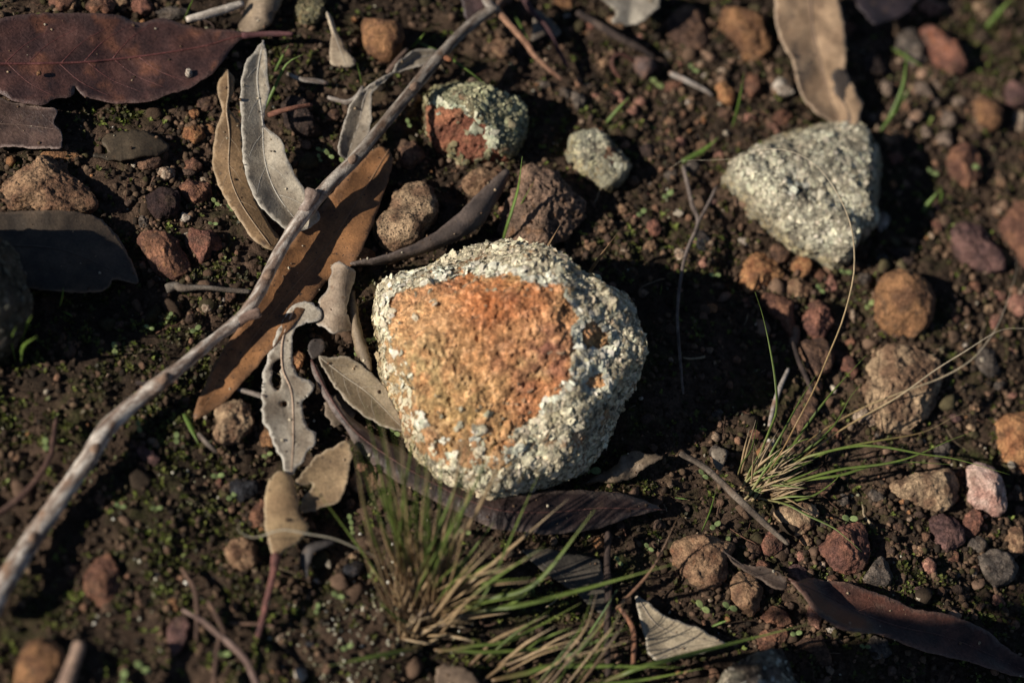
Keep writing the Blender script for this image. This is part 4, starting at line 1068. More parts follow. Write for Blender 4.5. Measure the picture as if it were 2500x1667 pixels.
leaf('long speckled brown leaf lying under the branch', L(930,350, 962,378, 948,440, 930,490, 909,553, 872,638, 830,668, 787,695, 740,765, 690,820, 617,904, 553,978, 500,1012, 475,1032, 470,1018, 490,960, 531,870, 590,790, 650,700, 690,620, 760,530, 830,450, 880,390),
     L(950,365, 880,480, 800,600, 700,720, 600,850, 474,1028), z=(5, 5, 6, 6, 5, 3), curl=1.0, und=1.2, cols=((150, 104, 66), (116, 80, 52)), ribw=2, ribcol=(150, 110, 76), spk=0.9, spots=(84, 60, 44), spot=0.3, edge=(150, 108, 74))
leaf('brittle pale grey leaf eaten full of holes', L(710,745, 745,735, 772,745, 790,770, 768,786, 738,790, 720,800, 712,830, 716,860, 710,890, 724,905, 735,925, 758,925, 770,938, 768,958, 748,972, 736,986, 742,1012, 748,1040, 766,1052, 778,1066, 757,1098, 732,1130, 713,1164, 704,1158,
     690,1128, 674,1092, 656,1050, 641,1012, 638,962, 643,918, 661,858, 682,800), L(715,760, 690,830, 690,900, 712,960, 716,1060, 711,1160), z=(7, 6, 6, 6, 5), curl=0.8, und=1.2, cols=((180, 172, 162), (142, 130, 118)), ribw=3, ribcol=(190, 160, 134), edge=(210, 202, 188),
     holes=[L(672,880, 686,868, 690,900, 684,950, 668,948, 662,910), ell(692, 986, 12, 9), ell(722, 1082, 6, 6), ell(742, 968, 7, 5)], rag=3.0, spots=(110, 90, 76), spot=0.4)
leaf('curled grey bark-like leaf butt standing beside the big rock', L(811,646, 829,639, 864,654, 870,664, 864,693, 852,721, 848,764, 857,782, 864,807, 840,808, 814,814, 790,800, 764,786, 779,768, 770,752, 790,720, 802,700, 807,668), L(842,648, 832,710, 812,800), z=(13, 10, 7), curl=-3.0, und=0.8,
     cols=((168, 152, 138), (140, 122, 108)), ribw=0, rag=2.4, edge=(190, 178, 164), th=0.0012, spots=(120, 88, 66), spot=0.5)
leaf('narrow rolled brown leaf edge along the big rock', L(850,715, 868,705, 874,760, 888,820, 904,872, 912,905, 900,915, 880,890, 866,850, 855,800, 848,760), L(858,712, 870,800, 905,908), z=(7, 6, 5), curl=-1.6, cols=((136, 120, 102), (104, 90, 76)), ribw=0, rag=1.5)
leaf('grey-tan veined leaf pointing under the big rock', L(775,868, 800,872, 850,868, 886,893, 907,911, 943,946, 954,971, 971,1007, 990,1043, 984,1054, 943,1043, 893,1018, 857,989, 821,950, 800,914, 786,893), L(778,870, 840,918, 905,965, 986,1048), z=(6, 5, 4, 4), fold=1.0, und=0.6,
     cols=((150, 136, 116), (124, 110, 92)), ribw=2.4, ribcol=(166, 152, 132), edge=(176, 162, 142), veins=5)
leaf('ragged scrap of grey leaf below the veined grey-tan leaf', L(798,968, 822,960, 850,985, 868,1010, 862,1028, 835,1030, 812,1040, 796,1020, 790,990), L(800,965, 830,1000, 862,1025), z=(3, 3), cols=((132, 118, 106), (98, 86, 76)), ribw=0, rag=4, und=0.8)
leaf('dark scrap of leaf above the orange crumb', L(760,830, 792,826, 796,845, 785,870, 765,880, 752,868, 752,850), L(756,868, 790,830), z=(6, 7), cols=((84, 76, 74), (58, 52, 52)), ribw=0, rag=2)
leaf('long dark sickle leaf curving in front of the big rock', L(752,876, 766,874, 790,930, 815,975, 850,1015, 900,1050, 960,1085, 1030,1120, 1110,1160, 1200,1196, 1290,1200, 1380,1195, 1470,1198, 1530,1206, 1590,1225, 1628,1244, 1590,1248, 1540,1262, 1450,1294, 1340,1306,
     1200,1290, 1080,1232, 1000,1192, 930,1150, 882,1108, 838,1042, 800,985, 770,930), L(760,878, 800,960, 860,1045, 950,1115, 1080,1190, 1210,1243, 1340,1250, 1470,1240, 1626,1244), z=(6, 6, 5, 5, 6, 8, 7, 5), curl=-1.6, tilt=-0.6, und=0.6, cols=((56, 42, 38), (40, 31, 30)), mat=M_GLOSS, ribw=3,
     ribcol=(92, 62, 56), edge=(112, 96, 88), spk=0.05)
leaf('spotted tan leaf piece with a torn folded corner', L(718,1176, 745,1145, 770,1112, 821,1086, 850,1071, 858,1090, 857,1125, 850,1178, 829,1225, 807,1232, 790,1240, 761,1247, 740,1250, 730,1243, 742,1212, 770,1180, 748,1184, 725,1180), L(850,1080, 800,1150, 745,1240), z=(7, 6, 4), curl=0.8,
     cols=((164, 140, 110), (134, 112, 88)), ribw=0, edge=(180, 158, 128), spots=(80, 66, 54), spot=0.5, rag=2.2)
leaf('tan spoon-shaped leaf piece with a red stalk', L(668,1153, 690,1148, 707,1153, 718,1171, 721,1200, 732,1214, 728,1248, 742,1270, 757,1282, 752,1300, 735,1318, 707,1336, 690,1347, 682,1360, 666,1362, 655,1322, 646,1286, 646,1214, 650,1186),
     L(690,1150, 688,1250, 674,1362), z=(6, 8, 7), curl=-1.2, und=0.8, cols=((172, 146, 112), (146, 120, 92)), ribw=0, edge=(190, 166, 132), spots=(110, 90, 70), petiole=([(674,1352,7), (669,1393,7), (661,1428,6.5), (650,1471,6), (641,1511,5), (628,1556,3)], [12, 9, 8, 8, 7]),
     pcol=((134, 86, 76), (100, 66, 62), (60, 46, 48)), rag=1.4)
leaf('grey leaf curled and twisted beside the orange ball-shaped stone', L(958,178, 970,155, 982,143, 1005,126, 1029,118, 1057,121, 1093,136, 1075,150, 1029,161, 990,170, 961,182, 935,200, 908,226, 906,260, 907,290, 896,343, 871,379, 850,396, 825,378, 829,346, 836,314, 850,270, 861,243, 885,222, 904,207, 930,190),
     L(1090,136, 1020,142, 950,186, 895,228, 876,300, 845,392), z=(7, 8, 8, 8, 6, 4), fold=2.0, und=0.8, cols=((156, 146, 134), (116, 106, 96)), ribw=2, edge=(182, 172, 158), spots=(84, 76, 70), spot=0.35, g=6)
leaf('small pale wedge-shaped leaf above the bent sticks', L(794,30, 803,26, 815,55, 829,92, 846,121, 866,145, 872,154, 864,166, 829,165, 806,158, 806,107, 810,82), L(798,30, 822,100, 845,162), z=(5, 5, 4), curl=-0.6, cols=((176, 162, 144), (144, 128, 112)), ribw=1.6, rag=1.2)
leaf('grey rolled leaf at the top edge beside the white stick', L(579,73, 590,40, 607,0, 620,-30, 700,-30, 690,0, 672,40, 654,70, 630,80, 600,80), L(655,-30, 640,30, 612,78), z=(9, 8, 6), curl=-3.5, cols=((140, 124, 108), (112, 98, 86)), ribw=0)
leaf('dark grey rolled leaf pointing from the branch to the pitted rock', L(850,640, 905,630, 960,615, 1010,596, 1050,575, 1090,545, 1120,520, 1150,488, 1180,460, 1210,430, 1235,408, 1248,412, 1240,445, 1222,480, 1205,505, 1180,548, 1145,572, 1110,592, 1065,610, 1020,625, 975,638, 930,648, 856,650),
     L(1244,410, 1185,490, 1120,555, 1030,605, 852,645), z=(7, 9, 9, 9, 8), curl=-3.6, und=0.5, cols=((96, 84, 80), (70, 62, 62)), ribw=0, edge=(120, 104, 96), rag=1.0, spk=0.1)
leaf('wavy tan leaf hanging down from the top edge', L(1890,-40, 1893,46, 1904,96, 1936,150, 1946,200, 1961,243, 2000,282, 2029,300, 2064,304, 2096,307, 2107,257, 2086,214, 2064,171, 2066,107, 2061,54, 2046,0, 2040,-40), L(1975,-40, 1985,80, 2005,160, 2025,240, 2050,300), z=(11, 10, 8, 6, 4), fold=2.5, und=2.0,
     cols=((176, 148, 122), (146, 120, 98)), ribw=3, ribcol=(140, 114, 94), spots=(110, 92, 80), spot=0.3, edge=(186, 160, 134))
leaf('dark grey scrap at the torn end of the wavy tan leaf', L(2030,170, 2062,166, 2072,190, 2096,232, 2106,258, 2098,306, 2076,308, 2066,260, 2040,230), L(2048,170, 2075,240, 2088,305), z=(9, 7, 5), cols=((104, 92, 86), (76, 68, 66)), ribw=0, rag=3)
leaf('dark purple leaf corner at the top edge beside the wavy leaf', L(2082,-40, 2090,10, 2100,28, 2136,64, 2175,50, 2211,36, 2240,4, 2250,-40), L(2165,-40, 2150,60), z=(9, 8), cols=((60, 50, 54), (44, 38, 42)), mat=M_GLOSS, ribw=0, rag=2.6)
leaf('pale grey torn flake at the top edge', L(1466,-30, 1471,0, 1507,30, 1493,54, 1521,58, 1530,64, 1557,60, 1590,38, 1612,18, 1616,-30), L(1545,-30, 1535,62), z=(9, 7), fold=2.2, cols=((160, 154, 146), (130, 124, 118)), ribw=0, rag=2.4, th=0.0006)
leaf('dark purple leaf tip above the branch fork', L(1120,-30, 1125,0, 1132,29, 1143,56, 1157,38, 1190,12, 1188,-30), L(1150,-30, 1143,54), z=(9, 7), cols=((88, 66, 64), (64, 50, 50)), mat=M_GLOSS, ribw=0)
leaf('small grey slanting leaf beside the purple stalk', L(1305,22, 1320,24, 1343,46, 1371,76, 1366,88, 1352,94, 1336,80, 1310,100, 1296,104, 1300,70), L(1312,25, 1350,90), z=(4, 4), cols=((136, 126, 118), (96, 86, 80)), ribw=0, rag=2)
leaf('pale pointed leaf crossed by grass shadows', L(1552,1450, 1588,1472, 1610,1494, 1650,1512, 1685,1526, 1714,1536, 1750,1557, 1776,1568, 1772,1576, 1736,1588, 1680,1600, 1629,1608, 1596,1610, 1580,1590, 1576,1560, 1560,1500), L(1556,1460, 1620,1535, 1774,1572), z=(4, 5, 5), curl=0.8, und=0.7,
     cols=((186, 172, 150), (164, 150, 130)), ribw=2.2, ribcol=(150, 136, 118), edge=(196, 184, 164), spk=0.5, spots=(120, 104, 90))
leaf('dark grey leaf lying in the shade of the grass tuft', L(1272,1342, 1325,1338, 1400,1350, 1466,1366, 1476,1420, 1480,1465, 1472,1500, 1440,1478, 1414,1452, 1357,1416, 1310,1380), L(1275,1345, 1380,1410, 1474,1495), z=(4, 4, 3), cols=((86, 80, 74), (62, 58, 54)), ribw=2, und=0.6)
leaf('crumpled grey-brown leaf fragment beside the big rock foot', L(1420,1182, 1448,1160, 1480,1148, 1507,1135, 1520,1108, 1557,1100, 1600,1108, 1622,1118, 1600,1132, 1575,1140, 1555,1158, 1535,1172, 1500,1176, 1464,1178), L(1425,1180, 1500,1150, 1618,1118), z=(3, 6, 7), fold=-1.6, und=2.0,
     cols=((130, 114, 98), (90, 78, 68)), ribw=0, rag=3.2, und_f=0.007)
leaf('glossy twisted dark leaf with a red-brown sunlit fold', L(1921,1410, 1943,1424, 1964,1410, 2010,1414, 2071,1421, 2111,1436, 2150,1450, 2193,1468, 2229,1486, 2289,1494, 2346,1507, 2407,1536, 2461,1582, 2520,1620, 2540,1660, 2480,1650, 2400,1625, 2330,1605, 2264,1593, 2193,1564, 2146,1546, 2060,1539, 2029,1521, 1979,1482, 1968,1457, 1943,1430),
     L(1925,1412, 2010,1450, 2100,1495, 2200,1530, 2330,1560, 2530,1650), z=(3, 3, 4, 4, 4, 4), fold=1.6, tilt=-0.5, und=1.0, cols=((92, 56, 44), (62, 42, 36)), mat=M_GLOSS, ribw=2.4, ribcol=(104, 70, 60), edge=(120, 92, 78), spk=0.1, veins=5,
     bend=lambda q, t, ww: 11.0 * np.exp(-(polydist(q, L(1915,1404, 1943,1430, 1968,1462, 1985,1486, 2029,1522, 2090,1542), False)[0] / 30.0) ** 2))
leaf('narrow dark leaf ending above the glossy twisted leaf', L(1762,1342, 1790,1366, 1830,1382, 1857,1380, 1900,1396, 1925,1412, 1922,1440, 1893,1436, 1850,1412, 1800,1380), L(1764,1344, 1840,1396, 1920,1428), z=(7, 8, 9), curl=1.0, cols=((70, 58, 52), (48, 40, 38)), ribw=2, edge=(110, 90, 76))
leaf('broad dark leaf lying in the rock shadow at the left', L(-30,520, 60,514, 140,512, 215,522, 250,538, 285,572, 308,612, 325,645, 342,692, 318,690, 292,680, 268,684, 269,698, 243,714, 205,716, 120,708, 40,704, -30,690), L(-30,600, 150,610, 338,690), z=(5, 6, 5), curl=-1.0, cols=((82, 70, 60), (60, 52, 46)), ribw=2, edge=(130, 108, 88), und=1.0)
leaf('small dark tube-like leaf under the red-stalked leaf', L(732,1350, 745,1328, 780,1318, 820,1316, 822,1330, 790,1338, 762,1352, 755,1390, 750,1418, 742,1400, 730,1375), L(818,1322, 760,1340, 748,1415), z=(5, 5, 4), curl=-1.6, cols=((80, 76, 78), (56, 52, 56)), ribw=0)
leaf('brown leaf scrap at the bottom edge below the grass tuft', L(1062,1625, 1090,1618, 1140,1635, 1170,1660, 1175,1700, 1070,1700), L(1070,1630, 1160,1695), z=(4, 4), cols=((138, 118, 102), (104, 88, 78)), ribw=0, rag=3)
leaf('small upright grey leaf beside the fine grass tuft', L(1735,1098, 1756,1092, 1778,1098, 1772,1125, 1760,1152, 1745,1140), L(1756,1094, 1760,1150), z=(5, 4), cols=((140, 130, 120), (110, 100, 92)), ribw=0, rag=1)
# seed pod on a curved stalk
o = empty('seed_pod', P(1573, 166, 0)[0]); tag(o, 'brown seed pod with a curved reddish stalk on open soil', 'seed pod')
V, F, cen, rad = stone_shape(L(1545,145, 1570,138, 1598,146, 1600,165, 1588,185, 1573,194, 1556,180, 1546,162), 0.9, 5, 2.2, 0, 0.03, 3, 0.002)
mesh('pod', V, F, M_BARK, stone_cols(V, cen, rad, ((112, 84, 72), (90, 74, 70)), 4), o)
twig(None, [(1548,150,4), (1520,134,6), (1498,140,6), (1496,165,5), (1516,194,3)], [6, 5, 5, 5, 4], ((120, 78, 64), (84, 56, 50), (100, 70, 60)), name='stalk', parent=o, bump=0.05)
twig(None, [(1596,148,4), (1615,146,4), (1626,152,3)], [5, 3, 2], ((120, 96, 80), (84, 66, 58), (100, 80, 70)), name='tip', parent=o, bump=0.05)

# ------------------------------------------------------------------ grass
G1, G2, STRAW, DSTRAW = (124, 144, 62), (98, 116, 50), (188, 158, 116), (134, 104, 74)
def blade_mesh(name, pts, wpx, cols, parent=None, n=None, flat=0.3, sides=6, origin=None, tip=0.12):
    pts = np.asarray(pts, float).reshape(-1, 3)
    ln = np.linalg.norm(np.diff(pts[:, :2], axis=0), axis=1).sum()
    n = n or max(8, min(40, int(ln / 12)))
    p = path3(pts, n)
    u = np.linspace(0, 1, n)
    prof = np.minimum(1, 0.7 + u * 2) * (1 - (1 - tip) * sst(0.45, 1.0, u))
    V, F = tube_geo(p, wpx * 0.5 * prof * mpx(p), sides, flat)
    cs = np.array([lin(*c) for c in cols]); pos = np.linspace(0, 1, len(cs))
    uu = np.concatenate([np.repeat(u, sides), [0, 1]])
    C = np.stack([np.interp(uu, pos, cs[:, k]) for k in range(3)], 1)
    return mesh(name, V, F, M_GRASS, C, parent, origin=origin if origin is not None else (None if parent is not None else p[0]))

def tuft(label, base, specs, seed):
    r = random.Random(seed)
    o = empty('grass_tuft', P(base[0], base[1], 0)[0]); tag(o, label, 'grass tuft'); LABELS[label] = 1
    for nm, pts, wd, cols in specs: blade_mesh(nm, pts, wd, cols, o)
    return o
def qp(b, m, t, zb, zm, zt):
    return [(b[0], b[1], zb), ((b[0] + m[0]) / 2 + 0, (b[1] + m[1]) / 2, (zb + zm) * 0.5), (m[0], m[1], zm), (t[0], t[1], zt)]

r = random.Random(5)
spec = []
GREEN = (STRAW, DSTRAW, G2, G1, G1, (150, 160, 90)); DRY = (DSTRAW, STRAW, STRAW, (190, 170, 140)); LONG = (DSTRAW, G2, G2, G1, (140, 150, 80))
for i in range(52):                                    # upright fan
    a = -0.42 + 1.05 * (i + r.uniform(-.4, .4)) / 51; ln = r.uniform(220, 560) * (1 - 0.25 * abs(a))
    bx, by = r.uniform(962, 1078), r.uniform(1448, 1520)
    tx, ty = bx + math.sin(a) * ln, by - math.cos(a) * ln
    k = r.uniform(-25, 25)
    dry = r.random() < 0.38
    z = ln * S * 1000 * r.uniform(0.75, 1.15)
    spec.append(('blade', qp((bx, by), ((bx + tx) / 2 + k, (by + ty) / 2), (tx + k * 0.4, ty), 2, z * 0.55, z), r.uniform(6, 11), DRY if dry else GREEN))
for i in range(16):                                    # leaning to the lit side, shading the leaves beyond
    a = math.radians(r.uniform(35, 84)); ln = r.uniform(130, 330); bx, by = r.uniform(1020, 1095), r.uniform(1455, 1560)
    tx, ty = bx + math.sin(a) * ln, by - math.cos(a) * ln
    spec.append(('blade', qp((bx, by), ((bx + tx) / 2, (by + ty) / 2 - 12), (tx, ty), 2, 12 + ln * .03, 16 + ln * .07), r.uniform(6, 11), DRY if r.random() < .5 else GREEN))
for b, m, t, zz, wd, cl in [((1075,1495), (1180,1455), (1318,1150), 32, 13, LONG), ((1085,1500), (1310,1420), (1453,1243), 40, 14, LONG), ((1080,1500), (1300,1470), (1650,1375), 34, 15, LONG),
        ((1060,1500), (1200,1378), (1390,1215), 30, 11, DRY), ((1075,1510), (1240,1478), (1345,1400), 16, 13, GREEN), ((1085,1505), (1190,1490), (1260,1478), 9, 14, DRY),
        ((1090,1512), (1180,1502), (1245,1495), 6, 12, DRY), ((1085,1498), (1160,1475), (1230,1458), 10, 12, DRY), ((1040,1540), (960,1500), (905,1440), 14, 9, GREEN), ((1030,1580), (920,1600), (800,1625), 10, 13, LONG),
        ((1060,1585), (1200,1590), (1380,1580), 10, 12, LONG), ((1070,1590), (1250,1560), (1420,1470), 16, 10, LONG), ((1350,1680), (1446,1536), (1507,1439), 14, 9, (G2, G1, (120, 150, 110))),
        ((1420,1680), (1600,1618), (1979,1521), 20, 14, LONG), ((1200,1660), (1368,1625), (1664,1628), 12, 15, LONG), ((1440,1560), (1593,1386), (1657,1257), 18, 9, (DSTRAW, (150, 110, 84), DSTRAW)),
        ((1340,1680), (1560,1660), (1720,1630), 12, 11, LONG), ((1000,1520), (880,1340), (760,1180), 20, 8, GREEN), ((990,1500), (905,1380), (860,1300), 14, 8, DRY), ((1045,1480), (1010,1350), (930,1020), 34, 9, DRY),
        ((1150,1620), (1210,1560), (1340,1500), 10, 10, DRY), ((1180,1660), (1260,1600), (1380,1555), 8, 9, DRY)]:
    spec.append(('blade', qp(b, m, t, 2, zz * 0.55, zz), wd, cl))
spec.append(('dry_awn', [(930,1370,6), (907,1353,8), (868,1336,11), (814,1314,13), (754,1303,14), (689,1293,14), (625,1311,12), (593,1303,11), (579,1286,10), (600,1261,9)], 5, ((196, 184, 160), (206, 196, 176))))
for k in range(7):                                     # thin blades added so that their shadows stripe the pale leaf
    o_ = r.uniform(-22, 22); u_ = r.uniform(-26, 26); h_ = r.uniform(0.85, 1.15)
    spec.append(('blade', [(1300 + 18 * k + o_, 1690, 5), (1380 + 15 * k + u_ * .4, 1600 + o_, 16 * h_), (1436 + 13 * k + u_ * .7, 1530 + o_ * .5, 22 * h_), (1472 + 10 * k + u_, 1462 + u_, 25 * h_)], r.uniform(3.5, 7), [LONG, DRY, (DSTRAW, (128, 104, 78), (104, 82, 62)), LONG][k % 4]))
for i in range(9):                                     # low spray at the tuft's near side
    b_ = (r.uniform(1170, 1330), r.uniform(1600, 1665)); t_ = (b_[0] + r.uniform(130, 250), b_[1] - r.uniform(60, 150))
    spec.append(('blade', qp(b_, ((b_[0] + t_[0]) / 2, (b_[1] + t_[1]) / 2 - 8), t_, 2, 12, r.uniform(16, 26)), r.uniform(5, 9), DRY if r.random() < .6 else LONG))
for i in range(44):                                    # dead sheaths round the crown
    a = r.uniform(-1.6, 1.9); ln = r.uniform(40, 95); bx, by = r.uniform(965, 1085), r.uniform(1470, 1575)
    spec.append(('dead_sheath', qp((bx, by), (bx + math.sin(a) * ln * .5, by - math.cos(a) * ln * .5), (bx + math.sin(a) * ln, by - math.cos(a) * ln), 1, 4, 7), r.uniform(9, 14), r.choice([DRY, ((120, 96, 76), (150, 126, 100), (110, 88, 70))])))
tuft('blurred broad-bladed green grass tuft in front of the big rock', (1035, 1520), spec, 3)

r = random.Random(9)
spec = []
AWN = ((150, 110, 60), (190, 160, 110), (208, 190, 160), (214, 200, 178))
def zs(pts, zl):
    q = np.asarray(pts, float).reshape(-1, 2); z = np.interp(np.linspace(0, 1, len(q)), np.linspace(0, 1, len(zl)), zl)
    return np.c_[q, z]
FG = (STRAW, G1, G2, G1, G1)
spec.append(('blade', zs(L(1838,1170, 1857,1107, 1879,1050, 1896,1000, 1893,930, 1880,850, 1862,770, 1843,712), (2, 22, 32)), 8, FG))
spec.append(('dry_awn', zs(L(1850,1180, 1890,1130, 1921,1079, 1943,1036, 1986,954, 2021,871, 2057,782, 2082,686, 2086,621, 2079,557, 2057,496, 2021,436, 1979,393, 1925,368, 1871,364, 1843,368, 1800,386, 1736,391, 1664,393, 1636,411), (2, 24, 38, 36, 28, 20)), 4.6, AWN))
spec.append(('dry_awn', zs(L(1880,1185, 2000,1086, 2093,1025, 2193,968, 2282,904, 2357,857, 2425,814, 2461,802, 2500,802, 2540,806), (2, 18, 26, 28)), 5, AWN))
spec.append(('dry_awn', zs(L(1870,1175, 1950,1096, 2032,1036, 2121,989, 2211,954, 2300,921, 2371,879, 2414,829, 2443,779, 2471,700, 2482,657, 2479,621), (2, 10, 12, 10)), 5, AWN))
spec.append(('dry_awn', zs(L(1900,1180, 2000,1112, 2086,1086, 2229,1061, 2282,1043, 2336,1014, 2371,1011, 2386,1014), (2, 10, 12, 10)), 5, (G1, G1, (160, 130, 80), (190, 170, 130))))
for pl, zt, wd in [(L(1850,1180, 1882,1107, 1914,1050, 1957,971, 2000,904), 16, 7), (L(1870,1185, 1961,1050, 2014,979, 2057,929, 2118,864), 18, 7), (L(1870,1190, 1957,1107, 2000,1075, 2043,1029, 2075,971, 2104,936), 14, 7),
                   (L(1870,1195, 1932,1178, 2050,1146, 2157,1132, 2229,1114, 2318,1075, 2376,1054), 18, 8), (L(1880,1180, 1950,1125, 2000,1107, 2086,1089, 2157,1091, 2257,1109, 2336,1121, 2468,1159), 20, 7), (L(1880,1195, 1943,1175, 2050,1160, 2121,1139, 2211,1128, 2329,1134), 14, 8),
                   (L(1850,1215, 1918,1230, 1971,1257, 2032,1286, 2068,1314, 2104,1346), 10, 7), (L(1900,1228, 1979,1212, 2032,1178, 2057,1150), 10, 6), (L(1855,1180, 1896,1125, 1943,1082, 2000,1064), 12, 7), (L(1800,1165, 1812,1130, 1835,1095, 1849,1028), 10, 7),
                   (L(1890,1170, 1950,1135, 1985,1128), 8, 6), (L(1895,1185, 1960,1160, 2000,1142), 8, 6)]:
    spec.append(('blade', zs(pl, (2, zt * 0.8, zt)), wd, FG))
for i in range(60):
    a = math.radians(r.gauss(58, 24)); ln = r.uniform(50, 150); bx, by = r.uniform(1805, 1890), r.uniform(1150, 1225)
    tx, ty = bx + math.sin(a) * ln, by - math.cos(a) * ln
    spec.append((r.choice(['blade', 'dead_sheath']), qp((bx, by), ((bx + tx) / 2, (by + ty) / 2 - 4), (tx, ty), 1, ln * .05, ln * .09), r.uniform(5, 8), DRY if r.random() < .65 else (STRAW, G1, G1)))
tuft('sharp fine-bladed grass tuft with long pale awns', (1845, 1190), spec, 4)

# separate young grass shoots
for i, (pts, wd, hs) in enumerate([((450,50, 460,25, 471,0, 480,-25), 7, 14), ((646,268, 671,214, 700,157, 739,134), 9, 14), ((671,175, 688,142, 704,111), 7, 9), ((882,207, 880,190, 871,154), 6, 8),
        ((1004,118, 1021,100, 1036,82), 8, 8), ((1021,104, 1082,132, 1136,168, 1187,208), 8, 16), ((1227,592, 1236,557, 1264,464, 1275,382), 10, 26), ((1250,550, 1272,500, 1304,443), 6, 16), ((1257,39, 1275,70, 1293,104), 8, 6),
        ((1789,311, 1805,250, 1816,179), 11, 18), ((2164,307, 2204,214, 2214,121), 12, 20), ((2150,320, 2200,250, 2228,205), 9, 12), ((2407,68, 2440,30, 2471,-5), 13, 14), ((2250,518, 2272,490, 2296,462), 11, 8), ((2296,495, 2300,475, 2296,455), 10, 6),
        ((38,882, 28,830, 38,800), 11, 27), ((50,836, 62,800, 77,771), 11, 29), ((50,886, 57,846, 89,821), 11, 27), ((146,748, 152,725, 155,700), 8, 8), ((152,760, 165,765, 178,774), 8, 4), ((1714,1296, 1735,1245, 1750,1187), 6, 16),
        ((1738,1528, 1758,1520, 1780,1512), 7, 5), ((1648,1214, 1664,1216, 1680,1219), 6, 3), ((1612,720, 1614,708, 1616,692), 6, 5), ((1480,300, 1510,265, 1535,238), 9, 10), ((2180,118, 2215,140, 2255,165), 13, 8), ((1665,395, 1720,365, 1755,335), 14, 6), ((450,1010, 465,1040, 485,1085), 17, 3)]):
    q = L(*pts); z = np.linspace(1.0, hs, len(q))
    b = blade_mesh('grass_shoot', np.c_[q, z], wd, ((104, 126, 60), (112, 142, 56), (124, 150, 66)), flat=0.35, n=12)
    auto(b, 'young green grass shoot', 'grass shoot', q[0, 0], q[0, 1], 'single young grass shoots')

for pts, wd in (((1300,668, 1332,610, 1368,548), 15), ((1416,700, 1456,640, 1505,572), 17)):
    q = L(*pts); b = blade_mesh('dry_grass_blade', np.c_[q, [6, 18, 30]], wd, ((120, 92, 64), (160, 128, 92), (150, 120, 90)), flat=0.3, n=12)
    auto(b, 'blurred straw-coloured grass blade', 'grass blade', q[1, 0], q[1, 1])
# seedlings: a stem and two rounded seed leaves
def seedling(x, y, ang, size, yellow=0.0):
    base = P(x, y, 0)[0]
    o = empty('seedling', base)
    col = lin(*(np.array((140, 158, 96)) * (1 - yellow) + np.array((158, 160, 92)) * yellow))
    D, F = ico(3)
    h = SCENE_RND.uniform(1.5, 3.0) * 1e-3
    s = S * size * 0.86
    ux = math.cos(ang) * R0 + math.sin(ang) * Fd; uy = np.cross([0, 0, 1.0], ux)
    for k in (1, -1):
        c = base + np.array([0, 0, h]) + ux * s * 1.02 * k
        q = np.outer(D[:, 0] * s, ux) + np.outer(D[:, 1] * s * 0.78, uy) + np.outer(D[:, 2] * s * 0.16 + 0.18 * s * D[:, 0] * k + 0.12 * s * D[:, 1] ** 2, [0, 0, 1.0])
        mesh('seed_leaf', c + q, F, M_MOSS, np.tile(col * SCENE_RND.uniform(.85, 1.15), (len(D), 1)), o)
    p = np.stack([base + np.array([0, 0, -0.0005]), base + np.array([0.0002, 0, h * 0.6]), base + np.array([0, 0, h])])
    V, F2 = tube_geo(p, np.full(3, s * 0.16), 5)
    mesh('stem', V, F2, M_MOSS, np.tile(col * 0.9, (len(V), 1)), o)
    auto(o, 'tiny green seedling', 'seedling', x, y, 'tiny two-leaved seedlings')
for i, (x, y, s) in enumerate([(523,505,8), (560,515,7), (518,553,7), (783,374,9), (800,388,9), (835,407,9), (777,396,7), (993,312,8), (475,812,9), (412,778,7), (278,858,10), (362,808,7), (336,1050,9), (428,1079,9), (715,733,8), (866,866,8), (902,838,8), (960,1062,9),
        (529,1168,9), (563,1219,9), (648,1121,8), (379,1250,8), (291,1243,8), (541,1605,10), (850,1278,8), (855,1303,7), (821,1461,9), (904,1404,8), (771,1491,8), (843,1588,9), (1129,1307,9), (1504,1378,8), (1712,1165,9), (1579,1343,8), (1775,1488,11), (1711,1486,12),
        (1435,1158,15), (1935,1555,9), (2104,1585,8), (2066,1275,12), (1770,1330,9), (1740,1290,10), (1560,530,10), (1740,680,9), (2060,670,10), (2115,755,11), (1995,716,9), (2270,430,10), (2365,420,12), (1690,175,10), (1600,210,13), (1625,485,11), (300,1660,12), (345,1638,12), (110,1090,10)]):
    seedling(x, y, SCENE_RND.uniform(0, 6.28), s, 0.3 if i % 5 == 0 else 0.0)

